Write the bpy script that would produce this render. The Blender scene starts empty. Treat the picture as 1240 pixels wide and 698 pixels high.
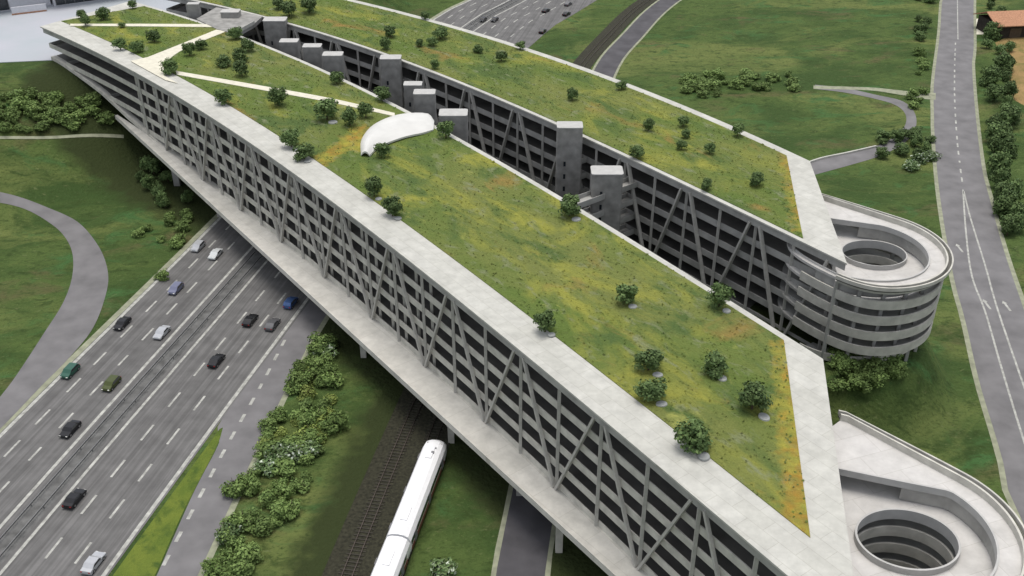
import bpy, bmesh, math, random
import numpy as np
from mathutils import Vector, Matrix
random.seed(7)
R = math.radians
S = bpy.context.scene
COL = S.collection

# ------------------------------------------------------------------ camera
F_PX, HOR, CAM_H = 1240.0, -400.0, 118.0
PITCH = math.atan((349 - HOR) / F_PX)
cam = bpy.data.cameras.new('camera'); cam_o = bpy.data.objects.new('camera', cam); COL.objects.link(cam_o)
cam.sensor_width = 36; cam.lens = 36 * F_PX / 1240
cam.clip_start = 1; cam.clip_end = 20000
cam_o.location = (0, 0, CAM_H); cam_o.rotation_euler = (math.pi / 2 - PITCH, 0, 0)
S.camera = cam_o

# ------------------------------------------------------------------ light
SUN_EL, SUN_AZ = R(83), R(-10)          # azimuth measured from +Y towards +X
w = bpy.data.worlds.new('World'); S.world = w; w.use_nodes = True
nt = w.node_tree; bg = nt.nodes['Background']
sky = nt.nodes.new('ShaderNodeTexSky'); sky.sky_type = 'NISHITA'; sky.sun_disc = False
sky.sun_elevation = SUN_EL; sky.sun_rotation = SUN_AZ; sky.altitude = 200; sky.dust_density = 3
hsv = nt.nodes.new('ShaderNodeHueSaturation'); hsv.inputs['Saturation'].default_value = .3     # an overcast, nearly white sky
nt.links.new(sky.outputs[0], hsv.inputs['Color']); nt.links.new(hsv.outputs[0], bg.inputs[0]); bg.inputs[1].default_value = 0.15
sun = bpy.data.lights.new('sun', 'SUN'); sun.energy = 1.4; sun.angle = R(30); sun.color = (1, .95, .87)
sun_o = bpy.data.objects.new('sun', sun); COL.objects.link(sun_o)
sd = Vector((math.sin(SUN_AZ) * math.cos(SUN_EL), math.cos(SUN_AZ) * math.cos(SUN_EL), math.sin(SUN_EL)))
sun_o.rotation_euler = sd.to_track_quat('Z', 'Y').to_euler()
S.view_settings.view_transform = 'Standard'; S.view_settings.look = 'None'
S.view_settings.exposure = 0.48; S.view_settings.gamma = 1
S.render.engine = 'CYCLES'
S.render.resolution_x = 1024; S.render.resolution_y = 576

# ------------------------------------------------------------------ surveying helpers
CT, ST = math.cos(PITCH), math.sin(PITCH)
def at(x, y, z=0.0):
    u, v = x - 620, y - 349
    d = Vector((u, F_PX * CT - v * ST, -F_PX * ST - v * CT))
    t = (z - CAM_H) / d.z
    return Vector((d.x * t, d.y * t, z))
def ss(a, b, x):
    t = min(1, max(0, (x - a) / (b - a))); return t * t * (3 - 2 * t)
ML = [(-120, 15), (-107, 75), (-92.3, 145), (-78, 210), (-58, 303), (-42, 368), (-28.1, 407.6), (-17.6, 428), (8, 475), (45, 530), (100, 600), (260, 760), (600, 1000)]
def xl(y):
    for (x0, y0), (x1, y1) in zip(ML, ML[1:]):
        if y <= y1: return x0 + (x1 - x0) * (y - y0) / (y1 - y0)
    return 600
def H(x, y):
    t = -.64 * x + .77 * y
    c = xl(y) - x
    h = 20 * ss(14, 52, c) * ss(246, 308, t)
    return h + 9.5 * (1 - ss(15.5, 24.5, math.hypot(x - 62, y - 165))) * (1 - ss(80, 91, x))
def atT(x, y, up=0.0):
    z = 0
    for _ in range(12):
        p = at(x, y, z); z = .5 * z + .5 * H(p.x, p.y)
    p = at(x, y, z); p.z = H(p.x, p.y) + up
    return p
def catmull(P, n=8):
    P = [Vector(p) for p in P]; out = []
    for i in range(len(P) - 1):
        a = P[i - 1] if i else P[0] * 2 - P[1]; b = P[i]; c = P[i + 1]
        d = P[i + 2] if i + 2 < len(P) else P[-1] * 2 - P[-2]
        for k in range(n):
            t = k / n
            out.append(.5 * ((2 * b) + (c - a) * t + (2 * a - 5 * b + 4 * c - d) * t * t + (3 * b - a - 3 * c + d) * t ** 3))
    out.append(P[-1]); return out
def resample(P, n):
    L = [0]
    for a, b in zip(P, P[1:]): L.append(L[-1] + (b - a).length)
    out = []; j = 0
    for i in range(n + 1):
        s = L[-1] * i / n
        while j < len(P) - 2 and L[j + 1] < s: j += 1
        t = (s - L[j]) / max(1e-9, L[j + 1] - L[j]); out.append(P[j].lerp(P[j + 1], min(1, max(0, t))))
    return out

# ------------------------------------------------------------------ materials
def new_mat(name):
    m = bpy.data.materials.new(name); m.use_nodes = True
    return m, m.node_tree, m.node_tree.nodes['Principled BSDF']
def mat(name, col, rough=.8, metal=0, var=.12, scale=1.5, bump=0.0, col2=None, spec=.3):
    m, t, b = new_mat(name)
    b.inputs['Roughness'].default_value = rough; b.inputs['Metallic'].default_value = metal
    b.inputs['Specular IOR Level'].default_value = spec
    tc = t.nodes.new('ShaderNodeTexCoord')
    n = t.nodes.new('ShaderNodeTexNoise'); n.inputs['Scale'].default_value = scale; n.inputs['Detail'].default_value = 6
    t.links.new(tc.outputs['Object'], n.inputs['Vector'])
    r = t.nodes.new('ShaderNodeValToRGB')
    c2 = col2 or [c * (1 - var * 2) for c in col]; c1 = col if col2 else [min(1, c * (1 + var)) for c in col]
    r.color_ramp.elements[0].position = .3; r.color_ramp.elements[1].position = .7
    r.color_ramp.elements[0].color = (*c2, 1); r.color_ramp.elements[1].color = (*c1, 1)
    t.links.new(n.outputs['Fac'], r.inputs[0]); t.links.new(r.outputs[0], b.inputs['Base Color'])
    if bump:
        bp = t.nodes.new('ShaderNodeBump'); bp.inputs['Strength'].default_value = bump; bp.inputs['Distance'].default_value = .1
        n2 = t.nodes.new('ShaderNodeTexNoise'); n2.inputs['Scale'].default_value = scale * 6
        t.links.new(tc.outputs['Object'], n2.inputs['Vector'])
        t.links.new(n2.outputs['Fac'], bp.inputs['Height']); t.links.new(bp.outputs[0], b.inputs['Normal'])
    return m
def grass_mat(name, layers, base, streak=None, bump=.6, fine=2.0):
    """layers: (colour, noise scale, lo, hi, distortion)"""
    m, t, b = new_mat(name); b.inputs['Roughness'].default_value = .95; b.inputs['Specular IOR Level'].default_value = .1
    g = t.nodes.new('ShaderNodeNewGeometry')
    mp = t.nodes.new('ShaderNodeMapping'); t.links.new(g.outputs['Position'], mp.inputs['Vector'])
    if streak: mp.vector_type = 'TEXTURE'; mp.inputs['Rotation'].default_value = (0, 0, streak[0]); mp.inputs['Scale'].default_value = (1 / streak[1], 1 / streak[2], 1)
    cur = None
    for i, (c, sc, lo, hi, dist) in enumerate(layers):
        n = t.nodes.new('ShaderNodeTexNoise'); n.inputs['Scale'].default_value = sc; n.inputs['Detail'].default_value = 7
        n.inputs['Roughness'].default_value = .62; n.inputs['Distortion'].default_value = dist
        off = t.nodes.new('ShaderNodeVectorMath'); off.operation = 'ADD'; off.inputs[1].default_value = (37.7 * i, 91.3 * i, 11 * i)
        t.links.new(mp.outputs[0], off.inputs[0]); t.links.new(off.outputs[0], n.inputs['Vector'])
        mr = t.nodes.new('ShaderNodeMapRange'); mr.inputs['From Min'].default_value = lo; mr.inputs['From Max'].default_value = hi
        t.links.new(n.outputs['Fac'], mr.inputs['Value'])
        mx = t.nodes.new('ShaderNodeMix'); mx.data_type = 'RGBA'
        t.links.new(mr.outputs[0], mx.inputs['Factor'])
        if cur is None: mx.inputs['A'].default_value = (*base, 1)
        else: t.links.new(cur, mx.inputs['A'])
        mx.inputs['B'].default_value = (*c, 1); cur = mx.outputs['Result']
    if name == 'meadow_grass':      # shade below the wings and by the track, painted in as dark earth
        a = t.nodes.new('ShaderNodeAttribute'); a.attribute_name = 'ground_shade'
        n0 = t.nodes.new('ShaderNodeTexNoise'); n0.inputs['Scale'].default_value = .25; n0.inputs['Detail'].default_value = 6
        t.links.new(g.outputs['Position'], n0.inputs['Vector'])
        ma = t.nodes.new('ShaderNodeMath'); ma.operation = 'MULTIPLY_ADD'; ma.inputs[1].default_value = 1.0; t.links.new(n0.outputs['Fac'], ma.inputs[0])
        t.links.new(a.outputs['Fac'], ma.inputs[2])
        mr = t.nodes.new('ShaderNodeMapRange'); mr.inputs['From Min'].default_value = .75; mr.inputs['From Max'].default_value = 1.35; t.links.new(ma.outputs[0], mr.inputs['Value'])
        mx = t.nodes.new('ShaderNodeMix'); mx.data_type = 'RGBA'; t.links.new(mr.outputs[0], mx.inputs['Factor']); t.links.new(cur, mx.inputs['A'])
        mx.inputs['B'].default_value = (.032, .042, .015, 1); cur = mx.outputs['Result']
    if name == 'roof_meadow':       # drifts of ochre flowers
        a = t.nodes.new('ShaderNodeAttribute'); a.attribute_name = 'bed'
        n0 = t.nodes.new('ShaderNodeTexNoise'); n0.inputs['Scale'].default_value = .6; n0.inputs['Detail'].default_value = 8
        t.links.new(g.outputs['Position'], n0.inputs['Vector'])
        ma = t.nodes.new('ShaderNodeMath'); ma.operation = 'ADD'; t.links.new(n0.outputs['Fac'], ma.inputs[0]); t.links.new(a.outputs['Fac'], ma.inputs[1])
        mr = t.nodes.new('ShaderNodeMapRange'); mr.inputs['From Min'].default_value = .75; mr.inputs['From Max'].default_value = 1.3; t.links.new(ma.outputs[0], mr.inputs['Value'])
        mx = t.nodes.new('ShaderNodeMix'); mx.data_type = 'RGBA'; t.links.new(mr.outputs[0], mx.inputs['Factor']); t.links.new(cur, mx.inputs['A'])
        n1 = t.nodes.new('ShaderNodeTexNoise'); n1.inputs['Scale'].default_value = .45; n1.inputs['Detail'].default_value = 5; t.links.new(g.outputs['Position'], n1.inputs['Vector'])
        rp = t.nodes.new('ShaderNodeValToRGB'); rp.color_ramp.elements[0].position = .4; rp.color_ramp.elements[1].position = .6
        rp.color_ramp.elements[0].color = (.32, .19, .035, 1); rp.color_ramp.elements[1].color = (.33, .29, .05, 1)
        t.links.new(n1.outputs['Fac'], rp.inputs[0]); t.links.new(rp.outputs[0], mx.inputs['B']); cur = mx.outputs['Result']
    t.links.new(cur, b.inputs['Base Color'])
    n = t.nodes.new('ShaderNodeTexNoise'); n.inputs['Scale'].default_value = fine; n.inputs['Detail'].default_value = 8
    t.links.new(g.outputs['Position'], n.inputs['Vector'])
    bp = t.nodes.new('ShaderNodeBump'); bp.inputs['Strength'].default_value = bump; bp.inputs['Distance'].default_value = .5
    t.links.new(n.outputs['Fac'], bp.inputs['Height']); t.links.new(bp.outputs[0], b.inputs['Normal'])
    return m
def leaf_mat(name, dark, light, spot=None):
    m, t, b = new_mat(name); b.inputs['Roughness'].default_value = .7; b.inputs['Specular IOR Level'].default_value = .2
    g = t.nodes.new('ShaderNodeNewGeometry'); oi = t.nodes.new('ShaderNodeObjectInfo')
    r = t.nodes.new('ShaderNodeValToRGB')
    r.color_ramp.elements[0].color = (*dark, 1); r.color_ramp.elements[1].color = (*light, 1)
    if spot:
        e = r.color_ramp.elements.new(.62); e.color = (*light, 1); r.color_ramp.elements[-1].color = (*spot, 1); r.color_ramp.elements[-1].position = .8
    n = t.nodes.new('ShaderNodeTexNoise'); n.inputs['Scale'].default_value = .9; n.inputs['Detail'].default_value = 3
    t.links.new(g.outputs['Position'], n.inputs['Vector'])
    a = t.nodes.new('ShaderNodeMath'); a.operation = 'MULTIPLY_ADD'; a.inputs[1].default_value = .55
    t.links.new(g.outputs['Random Per Island'], a.inputs[0])
    s = t.nodes.new('ShaderNodeMath'); s.operation = 'MULTIPLY_ADD'; s.inputs[1].default_value = 1.1; s.inputs[2].default_value = -.38
    t.links.new(n.outputs['Fac'], s.inputs[0]); t.links.new(s.outputs[0], a.inputs[2])
    t.links.new(a.outputs[0], r.inputs[0])
    hs = t.nodes.new('ShaderNodeHueSaturation')
    v = t.nodes.new('ShaderNodeMapRange'); v.inputs['To Min'].default_value = .75; v.inputs['To Max'].default_value = 1.25
    t.links.new(oi.outputs['Random'], v.inputs['Value']); t.links.new(v.outputs[0], hs.inputs['Value'])
    t.links.new(r.outputs[0], hs.inputs['Color']); t.links.new(hs.outputs[0], b.inputs['Base Color'])
    return m
M = {}
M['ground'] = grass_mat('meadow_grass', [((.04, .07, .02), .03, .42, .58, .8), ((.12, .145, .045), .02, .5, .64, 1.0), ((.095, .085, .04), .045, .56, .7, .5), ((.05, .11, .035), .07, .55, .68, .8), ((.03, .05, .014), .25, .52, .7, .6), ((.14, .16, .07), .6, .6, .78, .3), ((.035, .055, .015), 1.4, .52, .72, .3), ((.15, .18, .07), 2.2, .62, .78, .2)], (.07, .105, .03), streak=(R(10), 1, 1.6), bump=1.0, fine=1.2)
M['wedge'] = grass_mat('verge_grass', [((.13, .165, .03), .15, .4, .6, .6), ((.05, .085, .02), .4, .5, .7, .4)], (.095, .135, .025), bump=.8)
M['lawn'] = grass_mat('roof_meadow', [((.10, .145, .035), .045, .4, .6, .6), ((.235, .24, .05), .06, .52, .66, 1.0), ((.075, .115, .035), .11, .52, .64, .6), ((.27, .17, .055), .05, .6, .74, 1.0), ((.19, .21, .12), .35, .56, .72, .4), ((.28, .29, .08), .22, .62, .76, .6), ((.08, .10, .03), 1.1, .56, .8, .2)], (.15, .17, .05), streak=(R(-54), .6, 1.2), bump=1.0, fine=2.2)
M['tuft'] = leaf_mat('meadow_tufts', (.09, .12, .03), (.24, .25, .07))
M['flower'] = grass_mat('flower_meadow', [((.36, .22, .025), .16, .35, .6, .6), ((.17, .18, .03), .35, .48, .62, .6), ((.38, .30, .04), .6, .5, .7, .4), ((.12, .14, .03), 1.0, .5, .7, .4)], (.26, .21, .035), streak=(R(-54), .6, 1.3), bump=1.0)
M['path'] = mat('cream_paving', (.60, .57, .47), .9, var=.06, scale=.8)
def jointed(name, col, size, ang, dirt=.18):
    m = mat(name, col, .85, var=.05, scale=.35, bump=.1); t = m.node_tree; b = t.nodes['Principled BSDF']
    src = b.inputs['Base Color'].links[0].from_socket
    g = t.nodes.new('ShaderNodeNewGeometry'); mp = t.nodes.new('ShaderNodeMapping'); mp.vector_type = 'TEXTURE'; mp.inputs['Rotation'].default_value = (0, 0, ang)
    t.links.new(g.outputs['Position'], mp.inputs['Vector'])
    br = t.nodes.new('ShaderNodeTexBrick'); br.offset = .5; br.inputs['Scale'].default_value = 1; br.inputs['Brick Width'].default_value = size[0]; br.inputs['Row Height'].default_value = size[1]
    br.inputs['Mortar Size'].default_value = .03; br.inputs['Mortar Smooth'].default_value = .3
    br.inputs['Color1'].default_value = (1, 1, 1, 1); br.inputs['Color2'].default_value = (.93, .93, .92, 1); br.inputs['Mortar'].default_value = (.72, .71, .68, 1)
    t.links.new(mp.outputs[0], br.inputs['Vector'])
    n = t.nodes.new('ShaderNodeTexNoise'); n.inputs['Scale'].default_value = .5; n.inputs['Detail'].default_value = 10; n.inputs['Roughness'].default_value = .7; t.links.new(g.outputs['Position'], n.inputs['Vector'])
    mr = t.nodes.new('ShaderNodeMapRange'); mr.inputs['From Min'].default_value = .35; mr.inputs['From Max'].default_value = .65; mr.inputs['To Min'].default_value = 1 - dirt; t.links.new(n.outputs['Fac'], mr.inputs['Value'])
    m1 = t.nodes.new('ShaderNodeMix'); m1.data_type = 'RGBA'; m1.blend_type = 'MULTIPLY'; m1.inputs['Factor'].default_value = 1
    t.links.new(src, m1.inputs['A']); t.links.new(br.outputs['Color'], m1.inputs['B'])
    m2 = t.nodes.new('ShaderNodeMix'); m2.data_type = 'RGBA'; m2.blend_type = 'MULTIPLY'; m2.inputs['Factor'].default_value = 1
    t.links.new(m1.outputs['Result'], m2.inputs['A']); t.links.new(mr.outputs[0], m2.inputs['B']); t.links.new(m2.outputs['Result'], b.inputs['Base Color'])
    return m
M['white'] = jointed('pale_roof_concrete', (.50, .495, .455), (5.0, 2.2), R(-54))
M['ledge'] = jointed('ledge_concrete', (.60, .58, .53), (6.0, 7.0), R(-51))
M['planter'] = mat('planter_stone', (.30, .31, .30), .9, var=.06, scale=.8)
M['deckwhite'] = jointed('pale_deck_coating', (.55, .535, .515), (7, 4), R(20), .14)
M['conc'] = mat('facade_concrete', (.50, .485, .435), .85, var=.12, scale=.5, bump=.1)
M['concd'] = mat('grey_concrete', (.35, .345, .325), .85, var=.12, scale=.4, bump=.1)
M['steel'] = mat('painted_steel', (.42, .41, .38), .6, var=.08, scale=1)
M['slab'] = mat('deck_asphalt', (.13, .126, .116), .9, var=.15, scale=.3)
M['tower'] = mat('tower_concrete', (.27, .265, .25), .85, var=.16, scale=.5, bump=.15)
M['towertop'] = mat('tower_roof', (.42, .415, .40), .8, var=.05, scale=.8)
M['asphalt'] = mat('motorway_asphalt', (.145, .14, .138), .85, var=.14, scale=.25, bump=.2)
def road_mat(name, col, ang, width=1.0):
    m = mat(name, col, .85, var=.1, scale=.3, bump=.2); t = m.node_tree; b = t.nodes['Principled BSDF']; src = b.inputs['Base Color'].links[0].from_socket
    g = t.nodes.new('ShaderNodeNewGeometry'); mp = t.nodes.new('ShaderNodeMapping'); mp.vector_type = 'TEXTURE'; mp.inputs['Rotation'].default_value = (0, 0, ang); mp.inputs['Scale'].default_value = (60, width, 1)
    t.links.new(g.outputs['Position'], mp.inputs['Vector'])
    for sc, lo, hi, dk in ((1.0, .35, .65, .80), (2.2, .45, .6, .9)):
        n = t.nodes.new('ShaderNodeTexNoise'); n.inputs['Scale'].default_value = sc; n.inputs['Detail'].default_value = 4; t.links.new(mp.outputs[0], n.inputs['Vector'])
        mr = t.nodes.new('ShaderNodeMapRange'); mr.inputs['From Min'].default_value = lo; mr.inputs['From Max'].default_value = hi; mr.inputs['To Min'].default_value = dk; mr.inputs['To Max'].default_value = 1.08; t.links.new(n.outputs['Fac'], mr.inputs['Value'])
        m1 = t.nodes.new('ShaderNodeMix'); m1.data_type = 'RGBA'; m1.blend_type = 'MULTIPLY'; m1.inputs['Factor'].default_value = 1
        t.links.new(src, m1.inputs['A']); t.links.new(mr.outputs[0], m1.inputs['B']); src = m1.outputs['Result']
    t.links.new(src, b.inputs['Base Color'])
    return m
M['asphalt'] = road_mat('motorway_asphalt', (.135, .132, .13), R(77.8))
M['asphalt2'] = mat('road_asphalt', (.16, .155, .158), .85, var=.12, scale=.2, bump=.2)
M['asphaltd'] = mat('dark_road_asphalt', (.075, .072, .078), .85, var=.15, scale=.2, bump=.2)
M['verge'] = mat('kerb_strip', (.26, .27, .19), .9, var=.15, scale=.6)
M['paint'] = mat('road_paint', (.38, .38, .35), .8, var=.2, scale=.9)
M['median'] = mat('median_surface', (.13, .13, .127), .9, var=.2, scale=.5)
M['rail'] = mat('galvanised_barrier', (.2, .2, .2), .45, metal=.4, var=.1)
M['ballast'] = mat('track_ballast', (.034, .033, .020), .95, var=.3, scale=2, bump=.6)
M['railsteel'] = mat('rail_steel', (.10, .08, .07), .5, metal=.6)
M['sleeper'] = mat('sleeper', (.038, .035, .026), .9)
M['plaza'] = mat('plaza_paving', (.40, .40, .44), .75, var=.12, scale=.05, col2=(.33, .37, .39))
M['shell'] = mat('shell_white', (.58, .575, .55), .5, var=.04, scale=.3)
M['trainwhite'] = mat('train_white', (.80, .80, .81), .3, var=.02, spec=.5)
M['trainred'] = mat('train_red', (.16, .05, .035), .5)
M['traingrey'] = mat('train_grey', (.2, .2, .21), .6)
M['glass'] = mat('dark_glass', (.02, .025, .03), .12, spec=.6)
M['tyre'] = mat('rubber', (.02, .02, .02), .9)
M['rim'] = mat('alloy', (.4, .4, .4), .4, metal=.7)
M['lamp'] = mat('lamp_lens', (.75, .75, .7), .2)
M['tail'] = mat('tail_lens', (.35, .02, .02), .3)
M['trunk'] = mat('bark', (.08, .06, .04), .95, bump=.4)
M['leaf'] = leaf_mat('tree_leaves', (.03, .062, .018), (.15, .215, .075))
M['leaf2'] = leaf_mat('shrub_leaves', (.05, .09, .02), (.23, .32, .10))
M['leafy'] = leaf_mat('yellowish_leaves', (.07, .11, .02), (.28, .33, .09))
M['blossom'] = leaf_mat('blossom_leaves', (.03, .07, .02), (.14, .2, .08), (.62, .68, .58))
M['tile'] = mat('clay_tiles', (.42, .22, .13), .85, var=.15, scale=2, bump=.3)
M['barnwall'] = mat('dark_boards', (.03, .025, .02), .9, var=.2)
M['soil'] = grass_mat('dry_field', [((.3, .2, .09), .08, .4, .6, .4), ((.13, .13, .04), .2, .5, .7, .4)], (.2, .15, .06))
M['hallwhite'] = mat('hall_panel', (.6, .6, .63), .6, var=.04)
for k, c in dict(black=(.012, .012, .014), silver=(.42, .43, .45), whitec=(.6, .62, .62), blue=(.05, .10, .24), bluegrey=(.16, .17, .25), green=(.03, .10, .07), grey=(.10, .10, .105), olive=(.06, .075, .02)).items():
    M['car_' + k] = mat('car_paint_' + k, c, .3, metal=.25, var=.03, spec=.5)

# ------------------------------------------------------------------ mesh helpers
def tag(o, label=None, cat=None, group=None, kind=None):
    if label: o['label'] = label
    if cat: o['category'] = cat
    if group: o['group'] = group
    if kind: o['kind'] = kind
    return o
def thing(name, label, cat, loc=(0, 0, 0), rz=0, group=None):
    o = bpy.data.objects.new(name, None); COL.objects.link(o); o.location = loc; o.rotation_euler = (0, 0, rz)
    o.empty_display_size = .5
    return tag(o, label, cat, group)
class MB:
    def __init__(s): s.v = []; s.f = []
    def add(s, vs, fs):
        b = len(s.v); s.v += [tuple(v) for v in vs]; s.f += [tuple(b + i for i in f) for f in fs]
    def box(s, c, d, rz=0):
        hx, hy, hz = d[0] / 2, d[1] / 2, d[2] / 2; ca, sa = math.cos(rz), math.sin(rz)
        vs = [(c[0] + x * ca - y * sa, c[1] + x * sa + y * ca, c[2] + z) for z in (-hz, hz) for x, y in ((-hx, -hy), (hx, -hy), (hx, hy), (-hx, hy))]
        s.add(vs, [(3, 2, 1, 0), (4, 5, 6, 7), (0, 1, 5, 4), (1, 2, 6, 5), (2, 3, 7, 6), (3, 0, 4, 7)])
    def bar(s, a, b, wd, dp=None):
        a, b = Vector(a), Vector(b); dp = dp or wd; d = (b - a).normalized()
        up = Vector((0, 0, 1)) if abs(d.z) < .95 else Vector((1, 0, 0))
        x = d.cross(up).normalized() * wd / 2; y = x.cross(d).normalized() * dp / 2
        vs = [p + i * x + j * y for p in (a, b) for i, j in ((-1, -1), (1, -1), (1, 1), (-1, 1))]
        s.add(vs, [(3, 2, 1, 0), (4, 5, 6, 7), (0, 1, 5, 4), (1, 2, 6, 5), (2, 3, 7, 6), (3, 0, 4, 7)])
    def prism(s, poly, z0, z1):
        n = len(poly)
        s.add([(p[0], p[1], z0) for p in poly] + [(p[0], p[1], z1) for p in poly],
              [tuple(range(n))[::-1], tuple(range(n, 2 * n))] + [(i, (i + 1) % n, n + (i + 1) % n, n + i) for i in range(n)])
    def strip(s, A, B):
        n = len(A); s.add(list(A) + list(B), [(i, i + 1, n + i + 1, n + i) for i in range(n - 1)])
    def slab(s, A, B, th):
        """solid band between two polylines of 3D points (top), thickness th below"""
        n = len(A); dz = Vector((0, 0, th))
        vs = list(A) + list(B) + [p - dz for p in A] + [p - dz for p in B]
        fs = []
        for i in range(n - 1):
            fs += [(i, i + 1, n + i + 1, n + i), (2 * n + i, 3 * n + i, 3 * n + i + 1, 2 * n + i + 1), (i, 2 * n + i, 2 * n + i + 1, i + 1), (n + i, n + i + 1, 3 * n + i + 1, 3 * n + i)]
        fs += [(0, n, 3 * n, 2 * n), (n - 1, 3 * n - 1, 4 * n - 1, 2 * n - 1)]
        s.add(vs, fs)
    def wall(s, P, z0, z1, th, side=1):
        """upright band along polyline P (xy), heights z0..z1 (numbers or functions)"""
        n = len(P); nr = []
        for i in range(n):
            d = (P[min(n - 1, i + 1)] - P[max(0, i - 1)]); d = Vector((d[0], d[1], 0)).normalized(); nr.append(Vector((d.y, -d.x, 0)))
        A = [Vector((P[i][0], P[i][1], z1)) for i in range(n)]; B = [A[i] + nr[i] * th * side for i in range(n)]
        s.slab(A, B, z1 - z0)
    def cyl(s, a, b, r, r2=None, n=12):
        a, b = Vector(a), Vector(b); r2 = r if r2 is None else r2; d = (b - a).normalized()
        up = Vector((0, 0, 1)) if abs(d.z) < .95 else Vector((1, 0, 0)); x = d.cross(up).normalized(); y = x.cross(d)
        vs = [p + (x * math.cos(2 * math.pi * i / n) + y * math.sin(2 * math.pi * i / n)) * q for p, q in ((a, r), (b, r2)) for i in range(n)]
        s.add(vs, [(i, (i + 1) % n, n + (i + 1) % n, n + i) for i in range(n)] + [tuple(range(n))[::-1], tuple(range(n, 2 * n))])
    def mesh(s, name, m, smooth=False):
        me = bpy.data.meshes.new(name); me.from_pydata(s.v, [], s.f); me.materials.append(m)
        bm = bmesh.new(); bm.from_mesh(me); bmesh.ops.recalc_face_normals(bm, faces=bm.faces[:]); bm.to_mesh(me); bm.free()
        if smooth: me.shade_smooth()
        return me
    def build(s, name, m, parent=None, smooth=False, loc=None, kind=None):
        o = bpy.data.objects.new(name, s.mesh(name, m, smooth)); COL.objects.link(o)
        if parent: o.parent = parent
        if loc: o.location = loc
        if kind: o['kind'] = kind
        return o
def upfix(o):
    me = o.data
    bm = bmesh.new(); bm.from_mesh(me)
    for f in bm.faces:
        if f.normal.z < 0: f.normal_flip()
    bm.to_mesh(me); bm.free()

# ------------------------------------------------------------------ terrain
def axis(lo, hi, step, far):
    a = list(np.arange(lo, hi + .1, step)); d = step; x = a[-1]
    while x < far: d *= 1.5; x += d; a.append(x)
    d = step; x = a[0]
    while x > -far: d *= 1.5; x -= d; a.insert(0, x)
    return a
gx, gy = axis(-230, 240, 2.5, 9000), axis(0, 470, 2.5, 9000)
mb = MB(); nx = len(gx)
vs = [(x, y, H(x, y)) for y in gy for x in gx]
fs = [(j * nx + i, j * nx + i + 1, (j + 1) * nx + i + 1, (j + 1) * nx + i) for j in range(len(gy) - 1) for i in range(nx - 1)]
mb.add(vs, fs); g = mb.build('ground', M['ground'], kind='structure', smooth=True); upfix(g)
def seg_d(x, y, P):
    best = 1e9
    for (x0, y0), (x1, y1) in zip(P, P[1:]):
        dx, dy = x1 - x0, y1 - y0; t = min(1, max(0, ((x - x0) * dx + (y - y0) * dy) / (dx * dx + dy * dy)))
        best = min(best, math.hypot(x - x0 - dx * t, y - y0 - dy * t))
    return best
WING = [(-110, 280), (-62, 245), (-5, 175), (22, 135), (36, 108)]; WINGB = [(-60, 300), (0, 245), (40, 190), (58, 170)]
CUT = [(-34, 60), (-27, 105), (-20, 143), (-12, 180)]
at_ = g.data.attributes.new('ground_shade', 'FLOAT', 'POINT'); vals = []  # weight of the painted shade, fading away from wings and railway
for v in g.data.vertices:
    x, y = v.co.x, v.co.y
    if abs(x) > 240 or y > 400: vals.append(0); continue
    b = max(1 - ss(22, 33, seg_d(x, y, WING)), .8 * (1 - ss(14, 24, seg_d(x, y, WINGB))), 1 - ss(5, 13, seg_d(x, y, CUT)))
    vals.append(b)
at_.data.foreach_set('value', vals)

def road(name, L, Rr, m, dz=.05, n=60, px=True, kind='structure', sub=8, cross=4):
    """sheet between a left and a right edge, draped on the terrain"""
    if px: L = [at(*p) for p in L] if px == 1 else [atT(*p) for p in L]; Rr = [at(*p) for p in Rr] if px == 1 else [atT(*p) for p in Rr]
    L = resample(catmull([Vector((p[0], p[1], 0)) for p in L], sub), n); Rr = resample(catmull([Vector((p[0], p[1], 0)) for p in Rr], sub), n)
    mb = MB(); rows = []
    for k in range(cross + 1):
        q = [a.lerp(b, k / cross) for a, b in zip(L, Rr)]
        rows.append([Vector((p.x, p.y, H(p.x, p.y) + dz)) for p in q])
    for a, b in zip(rows, rows[1:]): mb.strip(a, b)
    o = mb.build(name, m, kind=kind); upfix(o); return L, Rr
def offset(P, d):
    out = []
    for i in range(len(P)):
        t = P[min(len(P) - 1, i + 1)] - P[max(0, i - 1)]; t.z = 0; t.normalize()
        out.append(P[i] + Vector((t.y, -t.x, 0)) * d)
    return out
def dash_path(mb, P, d, w, dz, on=0, off=0, z=None):
    """painted line parallel to P at offset d; dashed if on>0"""
    C = offset(P, d); L = 0
    for a, b in zip(C, C[1:]):
        seg = (b - a).length
        if on == 0 or (L % (on + off)) < on:
            t = (b - a).normalized(); nn = Vector((t.y, -t.x, 0)) * w / 2
            za = (H(a.x, a.y) if z is None else z) + dz; zb = (H(b.x, b.y) if z is None else z) + dz
            mb.add([(a.x - nn.x, a.y - nn.y, za), (b.x - nn.x, b.y - nn.y, zb), (b.x + nn.x, b.y + nn.y, zb), (a.x + nn.x, a.y + nn.y, za)], [(0, 1, 2, 3)])
        L += seg

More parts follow.
